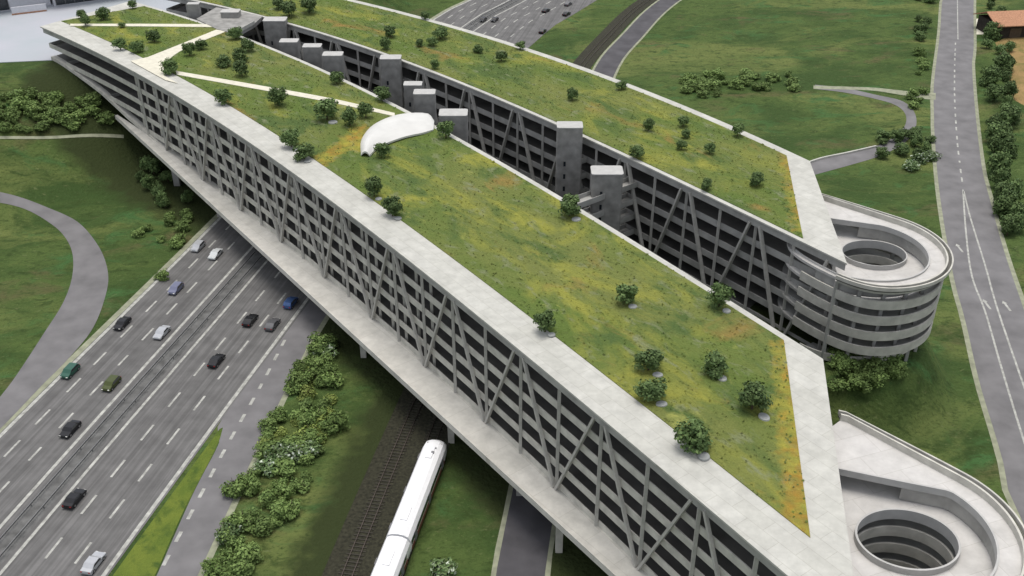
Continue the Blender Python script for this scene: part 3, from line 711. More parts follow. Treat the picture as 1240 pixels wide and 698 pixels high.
# ------------------------------------------------------------------ spiral ramps
def spiral(label, C, Rout, rtop, rlow, hoff, cut, g0, ph0, levels, adir, flat=0):
    t = thing('spiral_ramp', label, 'ramp', (0, 0, 0), 0, 'spiral ramps at the wing ends')
    C = Vector((C[0], C[1], 0))
    ax = Vector((adir[0], adir[1], 0)).normalized(); nn = Vector((-ax.y, ax.x, 0))
    # nn points to the outer (rear) side
    n = 96
    far = 17.5
    def rho(phi):
        d = ax * math.cos(phi) + nn * math.sin(phi)
        c, s_ = math.cos(phi), math.sin(phi)
        if s_ < 0 and flat:
            q = -(d.x * .81 + d.y * .59)
            return (Rout ** -9 + (flat / q) ** -9) ** (-1 / 9) if q > 0 else Rout
        if c >= 0 or s_ < 0: return Rout
        # stadium towards the wing: |s| * r = Rout or -c * r = far
        r = Rout / max(1e-6, abs(s_)); return min(r, far / -c)
    def ray(phi, poly):
        d = ax * math.cos(phi) + nn * math.sin(phi); best = 1e9
        for i in range(len(poly)):
            p, q = poly[i - 1], poly[i]; e = (q[0] - p[0], q[1] - p[1]); det = d.x * -e[1] + d.y * e[0]
            if abs(det) < 1e-9: continue
            wx, wy = p[0] - C.x, p[1] - C.y; r = (wx * -e[1] + wy * e[0]) / det; u = (d.x * wy - d.y * wx) / det
            if r > 0 and -1e-6 <= u <= 1 + 1e-6: best = min(best, r)
        return best
    def pt(phi, r, z): d = ax * math.cos(phi) + nn * math.sin(phi); return Vector((C.x + d.x * r, C.y + d.y * r, z))
    for li, z in enumerate(levels):
        def RH(f, li=li):
            d = ax * math.cos(f) + nn * math.sin(f)
            if li == 0:      # the top opening runs straight back under the roof
                a_, e_ = d.x * .31 + d.y * .95, -d.x * .95 + d.y * .31
                r = rtop if e_ <= 0 else min(rtop / max(1e-6, abs(a_)), 15 / e_)
                return min(r, cut / a_) if a_ > 0 else r
            dx, dy, ox, oy = d.x, d.y / .84, hoff[0], hoff[1] / .84      # slightly flattened oval
            A_, B_, C_ = dx * dx + dy * dy, dx * ox + dy * oy, ox * ox + oy * oy - rlow * rlow
            return (B_ + math.sqrt(B_ * B_ - A_ * C_)) / A_
        tilt = lambda ph: 0
        phis = [2 * math.pi * i / n for i in range(n + 1)]
        O = [pt(f, rho(f), z) for f in phis]; RH0 = RH; RH = lambda f, q=RH0: min(q(f), rho(f) - .6)
        I = [pt(f, RH(f), z) for f in phis]
        lab = 'deck'
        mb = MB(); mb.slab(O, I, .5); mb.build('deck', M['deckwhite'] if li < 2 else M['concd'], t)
        op = [f for f in phis]
        open_ = [f if f <= math.pi else f - 2 * math.pi for f in op]
        pa = max(ph0, -1.5) if li == 0 else ph0; ph2 = [pa + (2.5 - pa) * i / n for i in range(n + 1)]
        P = [pt(f, rho(f), z) for f in ph2]; Q = [pt(f, rho(f) + .3, z) for f in ph2]
        zt = z + 1.05
        mb = MB(); mb.slab([Vector((p.x, p.y, zt)) for p in P], [Vector((p.x, p.y, zt)) for p in Q], 1.75); mb.build('outer_parapet', M['conc'], t)
        if li == 0:
            P2 = [pt(f, rho(f) + .9, z) for f in ph2]; Q2 = [pt(f, rho(f) + 1.15, z) for f in ph2]
            mb = MB(); mb.slab([Vector((p.x, p.y, zt)) for p in P2], [Vector((p.x, p.y, zt)) for p in Q2], .7); mb.build('outer_rail', M['conc'], t)
            mb = MB(); mb.slab([Vector((p.x, p.y, z + .3)) for p in Q], [Vector((p.x, p.y, z + .3)) for p in P2], .3); mb.build('gutter', M['slab'], t)
        mb = MB(); hh = .35 if li == 0 else .95
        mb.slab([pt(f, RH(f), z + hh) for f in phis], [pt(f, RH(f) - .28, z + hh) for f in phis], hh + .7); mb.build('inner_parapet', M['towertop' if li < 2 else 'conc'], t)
        if li == 0:   # solid wall under the top opening, right half
            ph3 = [-1.9 + 4.0 * i / 60 for i in range(61)]
            mb = MB(); mb.slab([pt(f, RH(f) + .02, z - .5) for f in ph3], [pt(f, RH(f) + .3, z - .5) for f in ph3], 2.4); mb.build('inner_wall', M['concd'], t)
    # ring of columns between the decks
    for k in range(10):
        f = -1.5 + 3.0 * k / 9
        mb = MB(); a = pt(f, Rout - 1.5, g0 - .3); b = pt(f, Rout - 1.5, levels[0] - .5); mb.bar(a, b, .6, .6); mb.build('column', M['concd'], t)
    # last flight down to the ground
    A, B, A2, B2 = [], [], [], []; mb = MB()
    for i in range(49):
        f = -1.9 + 3.0 * i / 48; z = g0 + .3 + (levels[-1] - g0 - .4) * i / 48
        A.append(pt(f, Rout - 1.5, z)); B.append(pt(f, rlow + 3, z)); A2.append(pt(f, Rout - 1.5, z + 1)); B2.append(pt(f, Rout - 1.25, z + 1))
    mb.slab(A, B, .5); mb.build('deck', M['concd'], t)
    mb = MB(); mb.slab(A2, B2, 1.6); mb.build('outer_parapet', M['conc'], t)
    return t
spiral('spiral car ramp at the end of the front wing, with its oval opening in view', (48.2, 92.6), 13.5, 11.0, 6.4, (1.3, .9), 9.3, 0, -1.9, [27, 24, 21, 18, 15, 12, 9], (.66, -.75))
spiral('spiral car ramp with stacked curved parapets at the end of the rear wing', (64.5, 163.8), 13.9, 11.3, 6.0, (3.2, 3.4), 11.0, 9.5, -2.12, [27, 23.8, 20.6, 17.4, 14.2], (.74, -.67), 12.4)

# ------------------------------------------------------------------ cars
def smooth_box(profile, halfw, taper=.12):
    """side profile (x,z) closed polygon extruded across y with rounded shoulders"""
    mb = MB(); n = len(profile); ys = [(-1, .0), (-.93, .5), (.93, .5), (1, 0)]
    cols = []
    for yy, k in [(-1, 0), (-.9, 1), (.9, 1), (1, 0)]:
        col = []
        for x, z in profile:
            zz = z - (0 if k else .05 if z > .6 else 0); col.append((x * (1 if k else .985), yy * halfw * (1 - taper * max(0, z - .85)), zz))
        cols.append(col)
    vs = [v for c in cols for v in c]; fs = []
    for j in range(3):
        for i in range(n): fs.append((j * n + i, j * n + (i + 1) % n, (j + 1) * n + (i + 1) % n, (j + 1) * n + i))
    fs += [tuple(range(n)), tuple(range(3 * n, 4 * n))[::-1]]
    mb.add(vs, fs); return mb
def car_proto(kind):
    t = thing('car', None, None)
    if kind == 'saloon':
        body = [(-2.2, .3), (2.2, .3), (2.25, .55), (2.15, .75), (1.1, .9), (.45, 1.36), (-.85, 1.4), (-1.55, 1.0), (-2.15, .92), (-2.25, .6)]
        cab = [(1.02, .91), (.42, 1.33), (-.84, 1.36), (-1.48, 1.0)]
    else:
        body = [(-2.1, .3), (2.1, .3), (2.15, .6), (2.05, .85), (1.25, 1.0), (.6, 1.5), (-1.5, 1.55), (-2.0, 1.05), (-2.12, .6)]
        cab = [(1.18, 1.01), (.58, 1.46), (-1.48, 1.5), (-1.92, 1.07)]
    smooth_box(body, .92).build('body', M['car_black'], t)
    # windows: two sides, windscreen, rear
    hw = .92
    for s in (-1, 1):
        mb = MB(); pts = [(x * .93, z) for x, z in cab]
        mb.add([(x, s * (hw * (1 - .12 * max(0, z - .85)) + .012), z - .02) for x, z in pts] + [(x, s * (hw * (1 - .12 * max(0, z - .85)) - .05), z - .02) for x, z in pts], [(0, 1, 2, 3), (7, 6, 5, 4), (0, 4, 5, 1), (1, 5, 6, 2), (2, 6, 7, 3), (3, 7, 4, 0)])
        mb.build('side_window', M['glass'], t)
    for nm, (a, b) in (('windscreen', (cab[0], cab[1])), ('rear_window', (cab[2], cab[3]))):
        mb = MB(); d = .02
        a2, b2 = (a[0] + (.03 if nm == 'windscreen' else -.03), a[1] + d), (b[0] + (.03 if nm == 'windscreen' else -.03), b[1] + d)
        mb.add([(a2[0], -.74, a2[1]), (b2[0], -.66, b2[1]), (b2[0], .66, b2[1]), (a2[0], .74, a2[1]), (a2[0], -.74, a2[1] - .06), (b2[0], -.66, b2[1] - .06), (b2[0], .66, b2[1] - .06), (a2[0], .74, a2[1] - .06)], [(0, 1, 2, 3), (7, 6, 5, 4), (0, 4, 5, 1), (1, 5, 6, 2), (2, 6, 7, 3), (3, 7, 4, 0)])
        mb.build(nm, M['glass'], t)
    for x in (-1.35, 1.35):
        for s in (-1, 1):
            mb = MB(); mb.cyl((x, s * .72, .33), (x, s * .95, .33), .33, n=16); wh = mb.build('wheel', M['tyre'], t)
            mb = MB(); mb.cyl((x, s * .94, .33), (x, s * .965, .33), .2, n=12); mb.build('rim', M['rim'], wh)
    for s in (-1, 1):
        mb = MB(); mb.box((2.18, s * .66, .64), (.12, .34, .14)); mb.build('headlight', M['lamp'], t)
        mb = MB(); mb.box((-2.2, s * .68, .74), (.1, .3, .16)); mb.build('tail_light', M['tail'], t)
        mb = MB(); mb.box((.75, s * .99, .98), (.14, .16, .12)); mb.build('mirror', M['car_black'], t)
    return t
protos = {k: car_proto(k) for k in ('saloon', 'estate')}; used = set()
def children(o): return [c for c in bpy.data.objects if c.parent == o]
kids = {k: [(c, children(c)) for c in children(protos[k])] for k in protos}
def place_car(x, y, kind, paint, label, flip, group='cars on the motorway'):
    src = protos[kind]; p = at(x, y, .6)
    ds = min(range(len(mlc) - 1), key=lambda i: (mlc[i].x + 25 - p.x) ** 2 + (mlc[i].y - p.y) ** 2)
    d = mlc[ds + 1] - mlc[ds]; rz = math.atan2(d.y, d.x) + (math.pi if flip else 0)
    if kind not in used: r = src; used.add(kind); ch = [c for c, _ in kids[kind]]
    else:
        r = src.copy(); COL.objects.link(r); ch = []
        for c, gs in kids[kind]:
            c2 = c.copy(); COL.objects.link(c2); c2.parent = r; ch.append(c2)
            for g_ in gs: g2 = g_.copy(); COL.objects.link(g2); g2.parent = c2
    for c in ch:
        if c.name.startswith(('body', 'mirror')):
            c.material_slots[0].link = 'OBJECT'; c.material_slots[0].material = M['car_' + paint]
    r.location = (p.x, p.y, .07); r.rotation_euler = (0, 0, rz); tag(r, label, 'car', group)
CARS = [
    (90, 604, 'saloon', 'black', 'black car beside the right median line, nearer the bottom edge', 0),
    (113, 682, 'saloon', 'silver', 'bluish white car by the grass wedge at the bottom of the photo', 0),
    (85, 520, 'saloon', 'black', 'black car in the left carriageway next to the median line', 1),
    (85, 450, 'estate', 'green', 'dark green car at the left edge where the loop road comes in', 1),
    (148, 392, 'saloon', 'black', 'black car at the left edge line of the motorway', 1),
    (196, 403, 'saloon', 'silver', 'silver car in the left carriageway beside the median line', 1),
    (213, 350, 'estate', 'bluegrey', 'blue grey car in the middle lane left of the median', 1),
    (261, 308, 'saloon', 'whitec', 'whitish car about to pass under the car park, right of a pale one', 1),
    (240, 299, 'estate', 'silver', 'pale silver car hugging the left edge just before the car park', 1),
    (303, 388, 'saloon', 'black', 'dark car right of the median, left one of a side by side pair', 0),
    (330, 393, 'saloon', 'grey', 'dark grey car, right one of a side by side pair', 0),
    (352, 367, 'estate', 'blue', 'blue car coming out of the shadow of the car park ledge', 0),
    (262, 437, 'saloon', 'black', 'black car alone in the lane right of the median', 0),
    (135, 465, 'estate', 'olive', 'olive green car in the left carriageway behind the black one', 1),
    (585, 24, 'saloon', 'black', 'left of two black cars side by side behind the rear wing', 1),
    (599, 24, 'saloon', 'black', 'right of two black cars side by side behind the rear wing', 1),
    (661, 13, 'saloon', 'black', 'dark car right of the median on the far motorway', 0),
    (688, 5, 'saloon', 'grey', 'dark grey car at the very top edge of the far motorway', 0),
    (686, 17, 'saloon', 'black', 'dark car near the right edge of the far motorway, below the top one', 0),
    (657, 38, 'saloon', 'black', 'dark car on the far motorway closest to the rear roof edge', 0)]
for c in CARS: place_car(*c)

# ------------------------------------------------------------------ train
a = at(529, 528, 4.0); b = at(462, 698, 4.0)
dirt = (a - b); dirt.z = 0; dirt.normalize()
t = thing('train', 'long white passenger train with a rounded nose on the dark track', 'train', (a.x, a.y, .35), math.atan2(dirt.y, dirt.x))
sec = [(-1.9, .35), (-2.05, 1.2), (-2.0, 2.6), (-1.6, 3.35), (-.9, 3.7), (0, 3.78), (.9, 3.7), (1.6, 3.35), (2.0, 2.6), (2.05, 1.2), (1.9, .35)]
def loft(xs, sec):
    mb = MB(); n = len(sec); vs = []; fs = []
    for x, sy, sz in xs:
        for y, z in sec: vs.append((x, y * sy, .35 + (z - .35) * sz))
    for j in range(len(xs) - 1):
        for i in range(n): fs.append((j * n + i, j * n + (i + 1) % n, (j + 1) * n + (i + 1) % n, (j + 1) * n + i))
    fs += [tuple(range(n)), tuple(range((len(xs) - 1) * n, len(xs) * n))[::-1]]
    mb.add(vs, fs); return mb
for k in range(3):
    x1 = -k * 24.6; x0 = x1 - 24.2
    prof = [(x0, 1, 1), (x1 - 4, 1, 1)] + ([(x1 - 2.2, .99, .99), (x1 - 1.1, .95, .93), (x1 - .4, .88, .8), (x1, .72, .55)] if k == 0 else [(x1, 1, 1)])
    c_ = loft(prof, sec).build('carriage', M['trainwhite'], t, smooth=False)
    for s in (-1, 1):
        mb = MB(); mb.box(((x0 + x1) / 2 - (2 if k == 0 else 0), s * 2.05, 2.1), (19.5, .08, .85)); mb.build('window_band', M['glass'], c_)
        mb = MB(); mb.box(((x0 + x1) / 2 - (1.5 if k == 0 else 0), s * 2.04, .95), (20.5, .1, .8)); mb.build('side_stripe', M['trainred'], c_)
    mb = MB(); mb.box(((x0 + x1) / 2 - 1, 0, .1), (20, 2.6, .7)); mb.build('underframe', M['traingrey'], c_)
    for dx in (-8.5, 0, 8.5):
        for s in (-1, 1):
            mb = MB(); mb.box(((x0 + x1) / 2 - 1 + dx, s * 2.09, 1.7), (1.3, .08, 2.1)); mb.build('door', M['traingrey'], c_)
    for q in (-1, 1): mb = MB(); mb.box(((x0 + x1) / 2 + q * 7.5, 0, 3.86), (3.0, 1.1, .12)); mb.build('roof_unit', M['trainwhite'], c_)
mb = MB(); mb.add([(-.5, -1.2, 2.3), (-1.9, -1.3, 3.5), (-1.9, 1.3, 3.5), (-.5, 1.2, 2.3), (-.35, -1.2, 2.35), (-1.7, -1.3, 3.58), (-1.7, 1.3, 3.58), (-.35, 1.2, 2.35)], [(0, 1, 2, 3), (7, 6, 5, 4), (0, 4, 5, 1), (1, 5, 6, 2), (2, 6, 7, 3), (3, 7, 4, 0)]); mb.build('windscreen', M['glass'], t)
mb = MB(); mb.box((-4.6, -.45, 3.84), (.5, .5, .2)); mb.build('horn', M['traingrey'], t)
mb = MB(); mb.box((-3.4, -.3, 3.82), (.25, 1.0, .14)); mb.build('antenna', M['traingrey'], t)

# ------------------------------------------------------------------ exhibition halls on the plaza
def hall(label, a, b, dep, h, wins):
    a, b = at(*a, 20.15), at(*b, 20.15); d = b - a; L = d.length; rz = math.atan2(d.y, d.x)
    t = thing('exhibition_hall', label, 'hall', (a.x, a.y, 20.15), rz)
    mb = MB(); mb.box((L / 2, dep / 2, h / 2), (L, dep, h)); mb.build('wall', M['hallwhite'], t)
    mb = MB(); mb.box((L / 2, dep / 2 - 1.5, h + .3), (L + 2, dep + 4, .6)); mb.build('roof', M['trainwhite'], t)
    for x0, x1, z0, z1 in wins:
        mb = MB(); mb.box((L * (x0 + x1) / 2, -.05, (z0 + z1) / 2), (L * (x1 - x0), .3, z1 - z0)); w_ = mb.build('glazing', M['glass'], t)
        mb = MB(); n = max(2, int(L * (x1 - x0) / 3))
        for i in range(n + 1): mb.box((L * (x0 + (x1 - x0) * i / n), -.24, (z0 + z1) / 2), (.15, .1, z1 - z0))
        mb.build('mullion', M['rail'], w_)
hall('white exhibition hall with dark glass front beyond the plaza, top left corner', (-90, 26), (62, 6), 30, 11, [(.02, .66, .3, 8), (.68, .97, 4, 9)])
hall('exhibition hall with a long dark glass front, right of the white one', (66, 8), (190, -9), 30, 11, [(.02, .98, .3, 9)])
t_ = thing('ramp_wall', 'low white wall with a reddish foot on the plaza before the halls', 'wall')
q = resample([at(15, 18, 20.2), at(57, 13, 20.2)], 6); mb = MB(); mb.wall(q, 20.16, 22.6, .5); mb.build('wall', M['hallwhite'], t_)
mb = MB(); mb.wall([p + Vector((0, -.35, 0)) for p in q], 20.16, 20.6, .3); mb.build('foot', M['tile'], t_)

# ------------------------------------------------------------------ farm barn and dry field, top right
def poly_sheet(name, pts, m, dz, n=1):
    mb = MB(); q = [at(*p) for p in pts]; mb.add([(p.x, p.y, dz) for p in q], [tuple(range(len(q)))]); o = mb.build(name, m, kind='structure'); upfix(o)
poly_sheet('dry_field', [(1205, 52), (1222, 44), (1262, 40), (1330, 60), (1300, 110), (1252, 135), (1226, 120), (1218, 80)], M['soil'], .03)
poly_sheet('lay_by', [(1176, 42), (1178, 24), (1188, 22), (1192, 42)], M['path'], .03)
p = at(1236, 45); t = thing('barn', 'low barn with an orange tiled roof and dark wall, top right corner', 'barn', (p.x, p.y, 0), R(8))
mb = MB(); mb.box((2, 6, 2.6), (26, 13, 5.2)); mb.build('wall', M['barnwall'], t)
mb = MB(); mb.add([(-12, -2, 5.0), (16, -2, 5.0), (16, 6.5, 8.2), (-12, 6.5, 8.2), (-12, 15, 5.0), (16, 15, 5.0), (-12, -2, 4.7), (16, -2, 4.7), (16, 6.5, 7.9), (-12, 6.5, 7.9), (-12, 15, 4.7), (16, 15, 4.7)], [(0, 1, 2, 3), (3, 2, 5, 4), (7, 6, 9, 8), (8, 9, 10, 11), (0, 6, 7, 1), (5, 11, 10, 4), (0, 3, 9, 6), (3, 4, 10, 9), (1, 7, 8, 2), (2, 8, 11, 5)]); mb.build('roof', M['tile'], t)
mb = MB(); mb.box((-3, -.55, 1.8), (4.5, .2, 3.6)); mb.build('door', M['trunk'], t)

# ------------------------------------------------------------------ plants
def leaf_crown(rad, h, nclump, nleaf, size, seed, base=0.0, squash=.8):
    rnd = random.Random(seed); mb = MB(); cl = []
    for i in range(nclump):
        a = rnd.uniform(0, 2 * math.pi); rr = rad * .62 * math.sqrt(rnd.random()); z = base + h * rnd.uniform(.15, .85)
        k = 1 - abs((z - base) / h - .45) * .7
        cl.append((rr * math.cos(a) * k, rr * math.sin(a) * k, z, rad * rnd.uniform(.3, .48)))
    for cx, cy, cz, cr in cl:
        for j in range(nleaf):
            v = Vector((rnd.gauss(0, 1), rnd.gauss(0, 1), rnd.gauss(0, 1))).normalized() * cr * rnd.uniform(.55, 1.08)
            v.z *= squash; p = Vector((cx, cy, cz)) + v
            if p.z < base - .1: continue
            nrm = (v.normalized() + Vector((rnd.uniform(-.7, .7), rnd.uniform(-.7, .7), rnd.uniform(-.3, .9)))).normalized()
            x = nrm.cross(Vector((0, 0, 1))); x = (x if x.length > .1 else Vector((1, 0, 0))).normalized(); y = nrm.cross(x); s = size * rnd.uniform(.6, 1.4); q = rnd.uniform(0, 6.28)
            x, y = x * math.cos(q) + y * math.sin(q), y * math.cos(q) - x * math.sin(q)
            mb.add([p - x * s * .5, p + y * s * .32, p + x * s * .5, p - y * s * .32], [(0, 1, 2, 3)])
    return mb
def trunk_mb(h, r, seed, limbs=4, spread=.8):
    rnd = random.Random(seed); mb = MB(); mb.cyl((0, 0, -.2), (rnd.uniform(-.1, .1), 0, h), r, r * .55, 8)
    for i in range(limbs):
        a = 6.28 * i / limbs + rnd.random(); mb.cyl((0, 0, h * .8), (math.cos(a) * spread, math.sin(a) * spread, h * 1.0 + spread * .9), r * .45, r * .15, 6)
    return mb
crowns = [leaf_crown(1.0, 1.6, 22, 75, .19, s, base=.12).mesh('crown', M['leaf']) for s in range(7)]
crowns2 = [leaf_crown(1.0, 1.3, 15, 60, .2, 20 + s, base=.0).mesh('crown', M['leaf2']) for s in range(4)]
crownsy = [leaf_crown(1.0, 1.1, 15, 55, .2, 40 + s, base=.0).mesh('crown', M['leafy']) for s in range(2)]
crownsb = [leaf_crown(1.0, 1.2, 16, 60, .2, 60 + s, base=.0).mesh('crown', M['blossom']) for s in range(2)]
trunks = [trunk_mb(.7, .07, s, 4, .45).mesh('trunk', M['trunk']) for s in range(3)]
mb = MB(); mb.cyl((0, 0, 0), (0, 0, .08), .3, .28, 20); ring_me = mb.mesh('planter_rim', M['planter'])
rnd = random.Random(3)
def plant(name, p, rad, meshes, label, cat, group, zs=1.0, ring=False):
    t = thing(name, label, cat, p, rnd.uniform(0, 6.28), group); t.scale = (rad * rnd.uniform(.85, 1.12), rad * rnd.uniform(.85, 1.12), rad * zs * rnd.uniform(.8, 1.15))
    c = bpy.data.objects.new('crown', rnd.choice(meshes)); COL.objects.link(c); c.parent = t
    k = bpy.data.objects.new('trunk', rnd.choice(trunks)); COL.objects.link(k); k.parent = t
    if ring:
        r_ = bpy.data.objects.new('planter_rim', ring_me); COL.objects.link(r_); r_.parent = t
        r_.location = (math.cos(-t.rotation_euler.z - .9) * .75, math.sin(-t.rotation_euler.z - .9) * .75, 0)
    return t
def zc_of(p): return p.y * CT + (CAM_H - p.z) * ST
ROOF = [  # x, y of crown centre, crown width in px, label
    (838, 524, 46, 'round tree nearest the camera, close to the wide roof border'),
    (910, 477, 44, 'round tree closest to the right end of the front roof'),
    (864, 438, 33, 'round tree right of the pair on the front roof'),
    (785, 434, 34, 'upper tree of the pair standing close together on the front roof'),
    (789, 467, 38, 'lower tree of the pair standing close together on the front roof'),
    (660, 389, 29, 'round tree next to the wide roof border, halfway along the front wing'),
    (757, 354, 30, 'lone round tree in the middle of the front meadow with a pale rim below'),
    (870, 358, 33, 'tree overlapping the inner roof edge opposite the rear wing braces'),
    (689, 248, 32, 'tree overlapping the inner roof edge at the foot of the tallest stair tower'),
    (453, 227, 26, 'upper tree of two near the wide border below the white shell'),
    (475, 250, 27, 'lower tree of two near the wide border below the white shell'),
    (464, 182, 20, 'small tree standing in front of the white shell canopy'),
    (540, 158, 22, 'small tree at the right tip of the white shell canopy'),
    (353, 166, 28, 'upper left tree of a pair touching the wide border left of the flower bed'),
    (368, 181, 27, 'lower right tree of a pair touching the wide border left of the flower bed'),
    (396, 132, 30, 'large dark tree over the cream roof path, left of the shell'),
    (424, 142, 24, 'tree just under the cream roof path beside the large dark one'),
    (443, 134, 22, 'tree at the right end of the row along the cream roof path'),
    (463, 113, 22, 'tree on the inner roof edge above the white shell'),
    (408, 94, 18, 'small tree below the middle pair of stair towers'),
    (337, 118, 24, 'tree on the cream roof path left of the large dark one'),
    (272, 116, 24, 'tree between the cream roof path and the wide border'),
    (271, 72, 20, 'tree at the left of the cluster above the cream roof path'),
    (292, 67, 20, 'upper tree of the cluster above the cream roof path'),
    (293, 83, 22, 'lower tree of the cluster above the cream roof path'),
    (300, 54, 20, 'tree beside the inner roof edge near the roof bridge'),
    (286, 39, 20, 'tree right beside the grey roof bridge'),
    (206, 80, 22, 'tree at the start of the cream path by the forecourt'),
    (230, 60, 18, 'left shrubby tree below the diagonal roof path'),
    (244, 54, 15, 'right shrubby tree below the diagonal roof path'),
    (146, 53, 17, 'left tree of three near the far border'),
    (167, 56, 18, 'middle tree of three near the far border'),
    (187, 44, 17, 'right tree of three near the far border'),
    (104, 25, 16, 'tree at the far tip of the front roof'),
    (99, 17, 13, 'small tree behind the one at the far tip'),
    (126, 17, 17, 'tree in the far triangle of meadow beside the plaza'),
    (148, 30, 9, 'tiny tree on the straight cream path at the far end'),
    (161, 6, 11, 'small tree at the top of the far meadow triangle')]
ROOFB = [
    (350, 10, 24, 'large tree beside the roof bridge on the rear roof'),
    (375, 6, 24, 'large tree at the top edge of the rear roof'),
    (338, 4, 18, 'tree left of the two large ones on the rear roof'),
    (515, 18, 13, 'small tree cutting the outer edge of the rear roof, leftmost'),
    (630, 54, 14, 'small tree cutting the outer roof edge below the far motorway'),
    (752, 102, 15, 'small tree cutting the outer roof edge near the dark side road'),
    (893, 158, 17, 'small tree cutting the outer roof edge, rightmost'),
    (533, 38, 22, 'largest tree of the loose cluster on the rear roof'),
    (524, 49, 16, 'tree just below the largest one of the rear roof cluster'),
    (509, 51, 13, 'small tree left of the rear roof cluster'),
    (473, 38, 17, 'upper tree of two on the rear roof left of the cluster'),
    (467, 53, 17, 'lower tree of two on the rear roof left of the cluster'),
    (527, 78, 13, 'small tree near the inner edge of the rear roof below the cluster'),
    (579, 58, 14, 'tree right of the cluster, left one of two'),
    (607, 68, 15, 'tree right of the cluster, right one of two'),
    (693, 115, 16, 'lone small tree behind the tallest stair tower'),
    (785, 152, 16, 'small tree left of the three close ones on the rear roof'),
    (771, 184, 18, 'small tree by the inner roof edge right of the tallest tower'),
    (827, 147, 15, 'top tree of the three close ones on the rear roof'),
    (830, 161, 14, 'middle tree of the three close ones on the rear roof'),
    (825, 176, 14, 'bottom tree of the three close ones on the rear roof'),
    (859, 179, 16, 'tree right of the three close ones on the rear roof'),
    (916, 217, 20, 'tree closest to the right end of the rear roof'),
    (855, 223, 17, 'tree by the inner edge near the right end of the rear roof')]
for lst, grp in ((ROOF, 'trees on the front roof meadow'), (ROOFB, 'trees on the rear roof meadow')):
    for x, y, wpx, lab in lst:
        p = at(x, y + wpx * .42, 30.1); r_ = wpx * zc_of(p) / F_PX / 2
        plant('roof_tree', (p.x, p.y, 30.12), r_ * 1.15, crowns, lab, 'tree', grp, .85, ring=wpx > 25)
ORD = ['first', 'second', 'third', 'fourth', 'fifth', 'sixth', 'seventh', 'eighth', 'ninth', 'tenth', 'eleventh', 'twelfth', 'thirteenth', 'fourteenth', 'fifteenth', 'sixteenth']
def scatter(poly, n, r0, r1, meshes, label, cat, group, name='shrub', zs=1.0, drape=True, seed=1):
    rr = random.Random(seed); xs = [p[0] for p in poly]; ys = [p[1] for p in poly]; k = 0; tries = 0; got = []
    while k < n and tries < n * 60:
        tries += 1; x, y = rr.uniform(min(xs), max(xs)), rr.uniform(min(ys), max(ys)); ins = False
        for i in range(len(poly)):
            (x0, y0), (x1, y1) = poly[i], poly[i - 1]
            if (y0 > y) != (y1 > y) and x < (x1 - x0) * (y - y0) / (y1 - y0) + x0: ins = not ins
        if not ins: continue
        got.append((y, x, rr.uniform(r0, r1))); k += 1
    got.sort()
    nb = 1 if n <= 8 else 2 if n <= 16 else 3 if n <= 30 else 5
    names = {1: [''], 2: ['upper row, ', 'lower row, '], 3: ['upper row, ', 'middle row, ', 'lower row, '], 5: ['topmost row, ', 'second row, ', 'middle row, ', 'fourth row, ', 'lowest row, ']}[nb]
    per = math.ceil(len(got) / nb)
    for bnd in range(nb):
        for i, (x, y, r) in enumerate(sorted((q[1], q[0], q[2]) for q in got[bnd * per:(bnd + 1) * per])):
            p = atT(x, y); plant(name, (p.x, p.y, p.z - .1), r, meshes, label + ', ' + names[bnd] + ORD[i] + ' from left', cat, group, zs)
scatter([(268, 640), (300, 560), (352, 470), (385, 410), (412, 425), (408, 520), (372, 580), (345, 640), (300, 700), (250, 700)], 75, 1.5, 3.0, crowns2, 'green shrub between slip road and railway', 'shrub', 'shrubs between slip road and railway', seed=5, zs=.8)
scatter([(300, 560), (352, 470), (385, 410), (408, 430), (408, 520), (372, 560)], 16, 1.4, 2.6, crownsy, 'yellow green shrub between slip road and railway', 'shrub', 'yellow green shrubs between slip road and railway', seed=6, zs=.7)
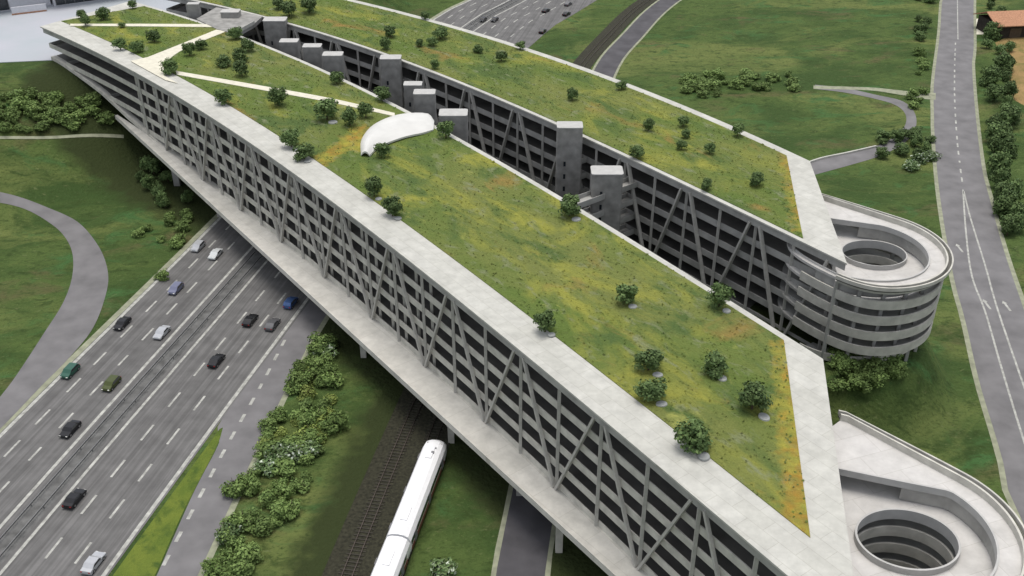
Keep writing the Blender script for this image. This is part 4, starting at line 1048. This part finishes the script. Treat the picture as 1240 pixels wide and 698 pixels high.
for x, y, lab in ((393, 425, 'blossoming shrub with white flowers closest to the ledge'), (322, 566, 'smaller white blossoming shrub at the lower left of the two big ones'), (372, 545, 'smaller white blossoming shrub at the right of the two big ones'),
                  (336, 552, 'big white blossoming shrub in the middle of the roadside strip, left'), (356, 550, 'big white blossoming shrub in the middle of the roadside strip, right'), (278, 648, 'blossoming shrub with pale flowers near the bottom of the roadside strip'),
                  (536, 694, 'pale blossoming shrub at the bottom edge beside the train'), (1113, 190, 'pale blossoming bush beside the country road'), (1128, 187, 'pale green bush touching the edge of the country road'), (1104, 200, 'small yellow tipped bush below the pale ones by the country road')):
    p = at(x, y + 6); plant('blossom_shrub', (p.x, p.y, 0), 3.0 if x < 600 else 3.2, crownsb, lab, 'shrub', None, .7)
scatter([(0, 118), (60, 115), (120, 122), (138, 150), (60, 160), (0, 160)], 60, 1.4, 3.2, crowns2, 'bush on the slope below the plaza', 'bush', 'bushes below the plaza', seed=8, zs=.7)
scatter([(160, 268), (230, 262), (236, 300), (200, 345), (165, 340)], 16, 1.2, 2.6, crowns2, 'bush on the verge between loop road and motorway', 'bush', 'bushes between loop road and motorway', seed=9, zs=.8)
scatter([(185, 200), (225, 240), (245, 262), (190, 262), (150, 190)], 12, 1.6, 2.8, crowns, 'dark tree in the shade of the ledge', 'tree', 'trees in the shade of the ledge', seed=10, name='small_tree')
scatter([(1192, 0), (1210, 0), (1222, 60), (1222, 230), (1236, 310), (1216, 300), (1206, 230), (1196, 120)], 42, 2.0, 4.0, crowns, 'dark tree right of the country road', 'tree', 'trees right of the country road', seed=11, name='roadside_tree')
scatter([(1108, 0), (1128, 0), (1122, 60), (1108, 60)], 8, 1.6, 3.0, crowns, 'small tree left of the country road at the top', 'tree', 'trees left of the country road', seed=12, name='roadside_tree', zs=.9)
scatter([(1108, 64), (1122, 64), (1118, 130), (1100, 150), (1098, 110)], 12, 1.3, 2.6, crowns2, 'bush left of the country road above the path', 'bush', 'bushes left of the country road', seed=22, zs=.8)
scatter([(810, 96), (860, 92), (960, 92), (965, 112), (870, 118), (842, 122)], 40, 1.8, 3.6, crowns2, 'bush of the dark hedge behind the rear roof', 'bush', 'hedge bushes behind the rear roof', seed=13, zs=.7)
scatter([(1060, 170), (1128, 160), (1130, 205), (1062, 200)], 14, 1.6, 2.8, crowns, 'dark bush around the pale ones by the country road', 'bush', 'dark bushes by the country road', seed=14, zs=.8)
scatter([(1006, 428), (1060, 436), (1096, 446), (1080, 466), (1010, 478)], 30, 1.5, 2.8, crowns2, 'green bush at the foot of the rear spiral ramp', 'bush', 'bushes below the rear spiral ramp', seed=15, zs=.9)
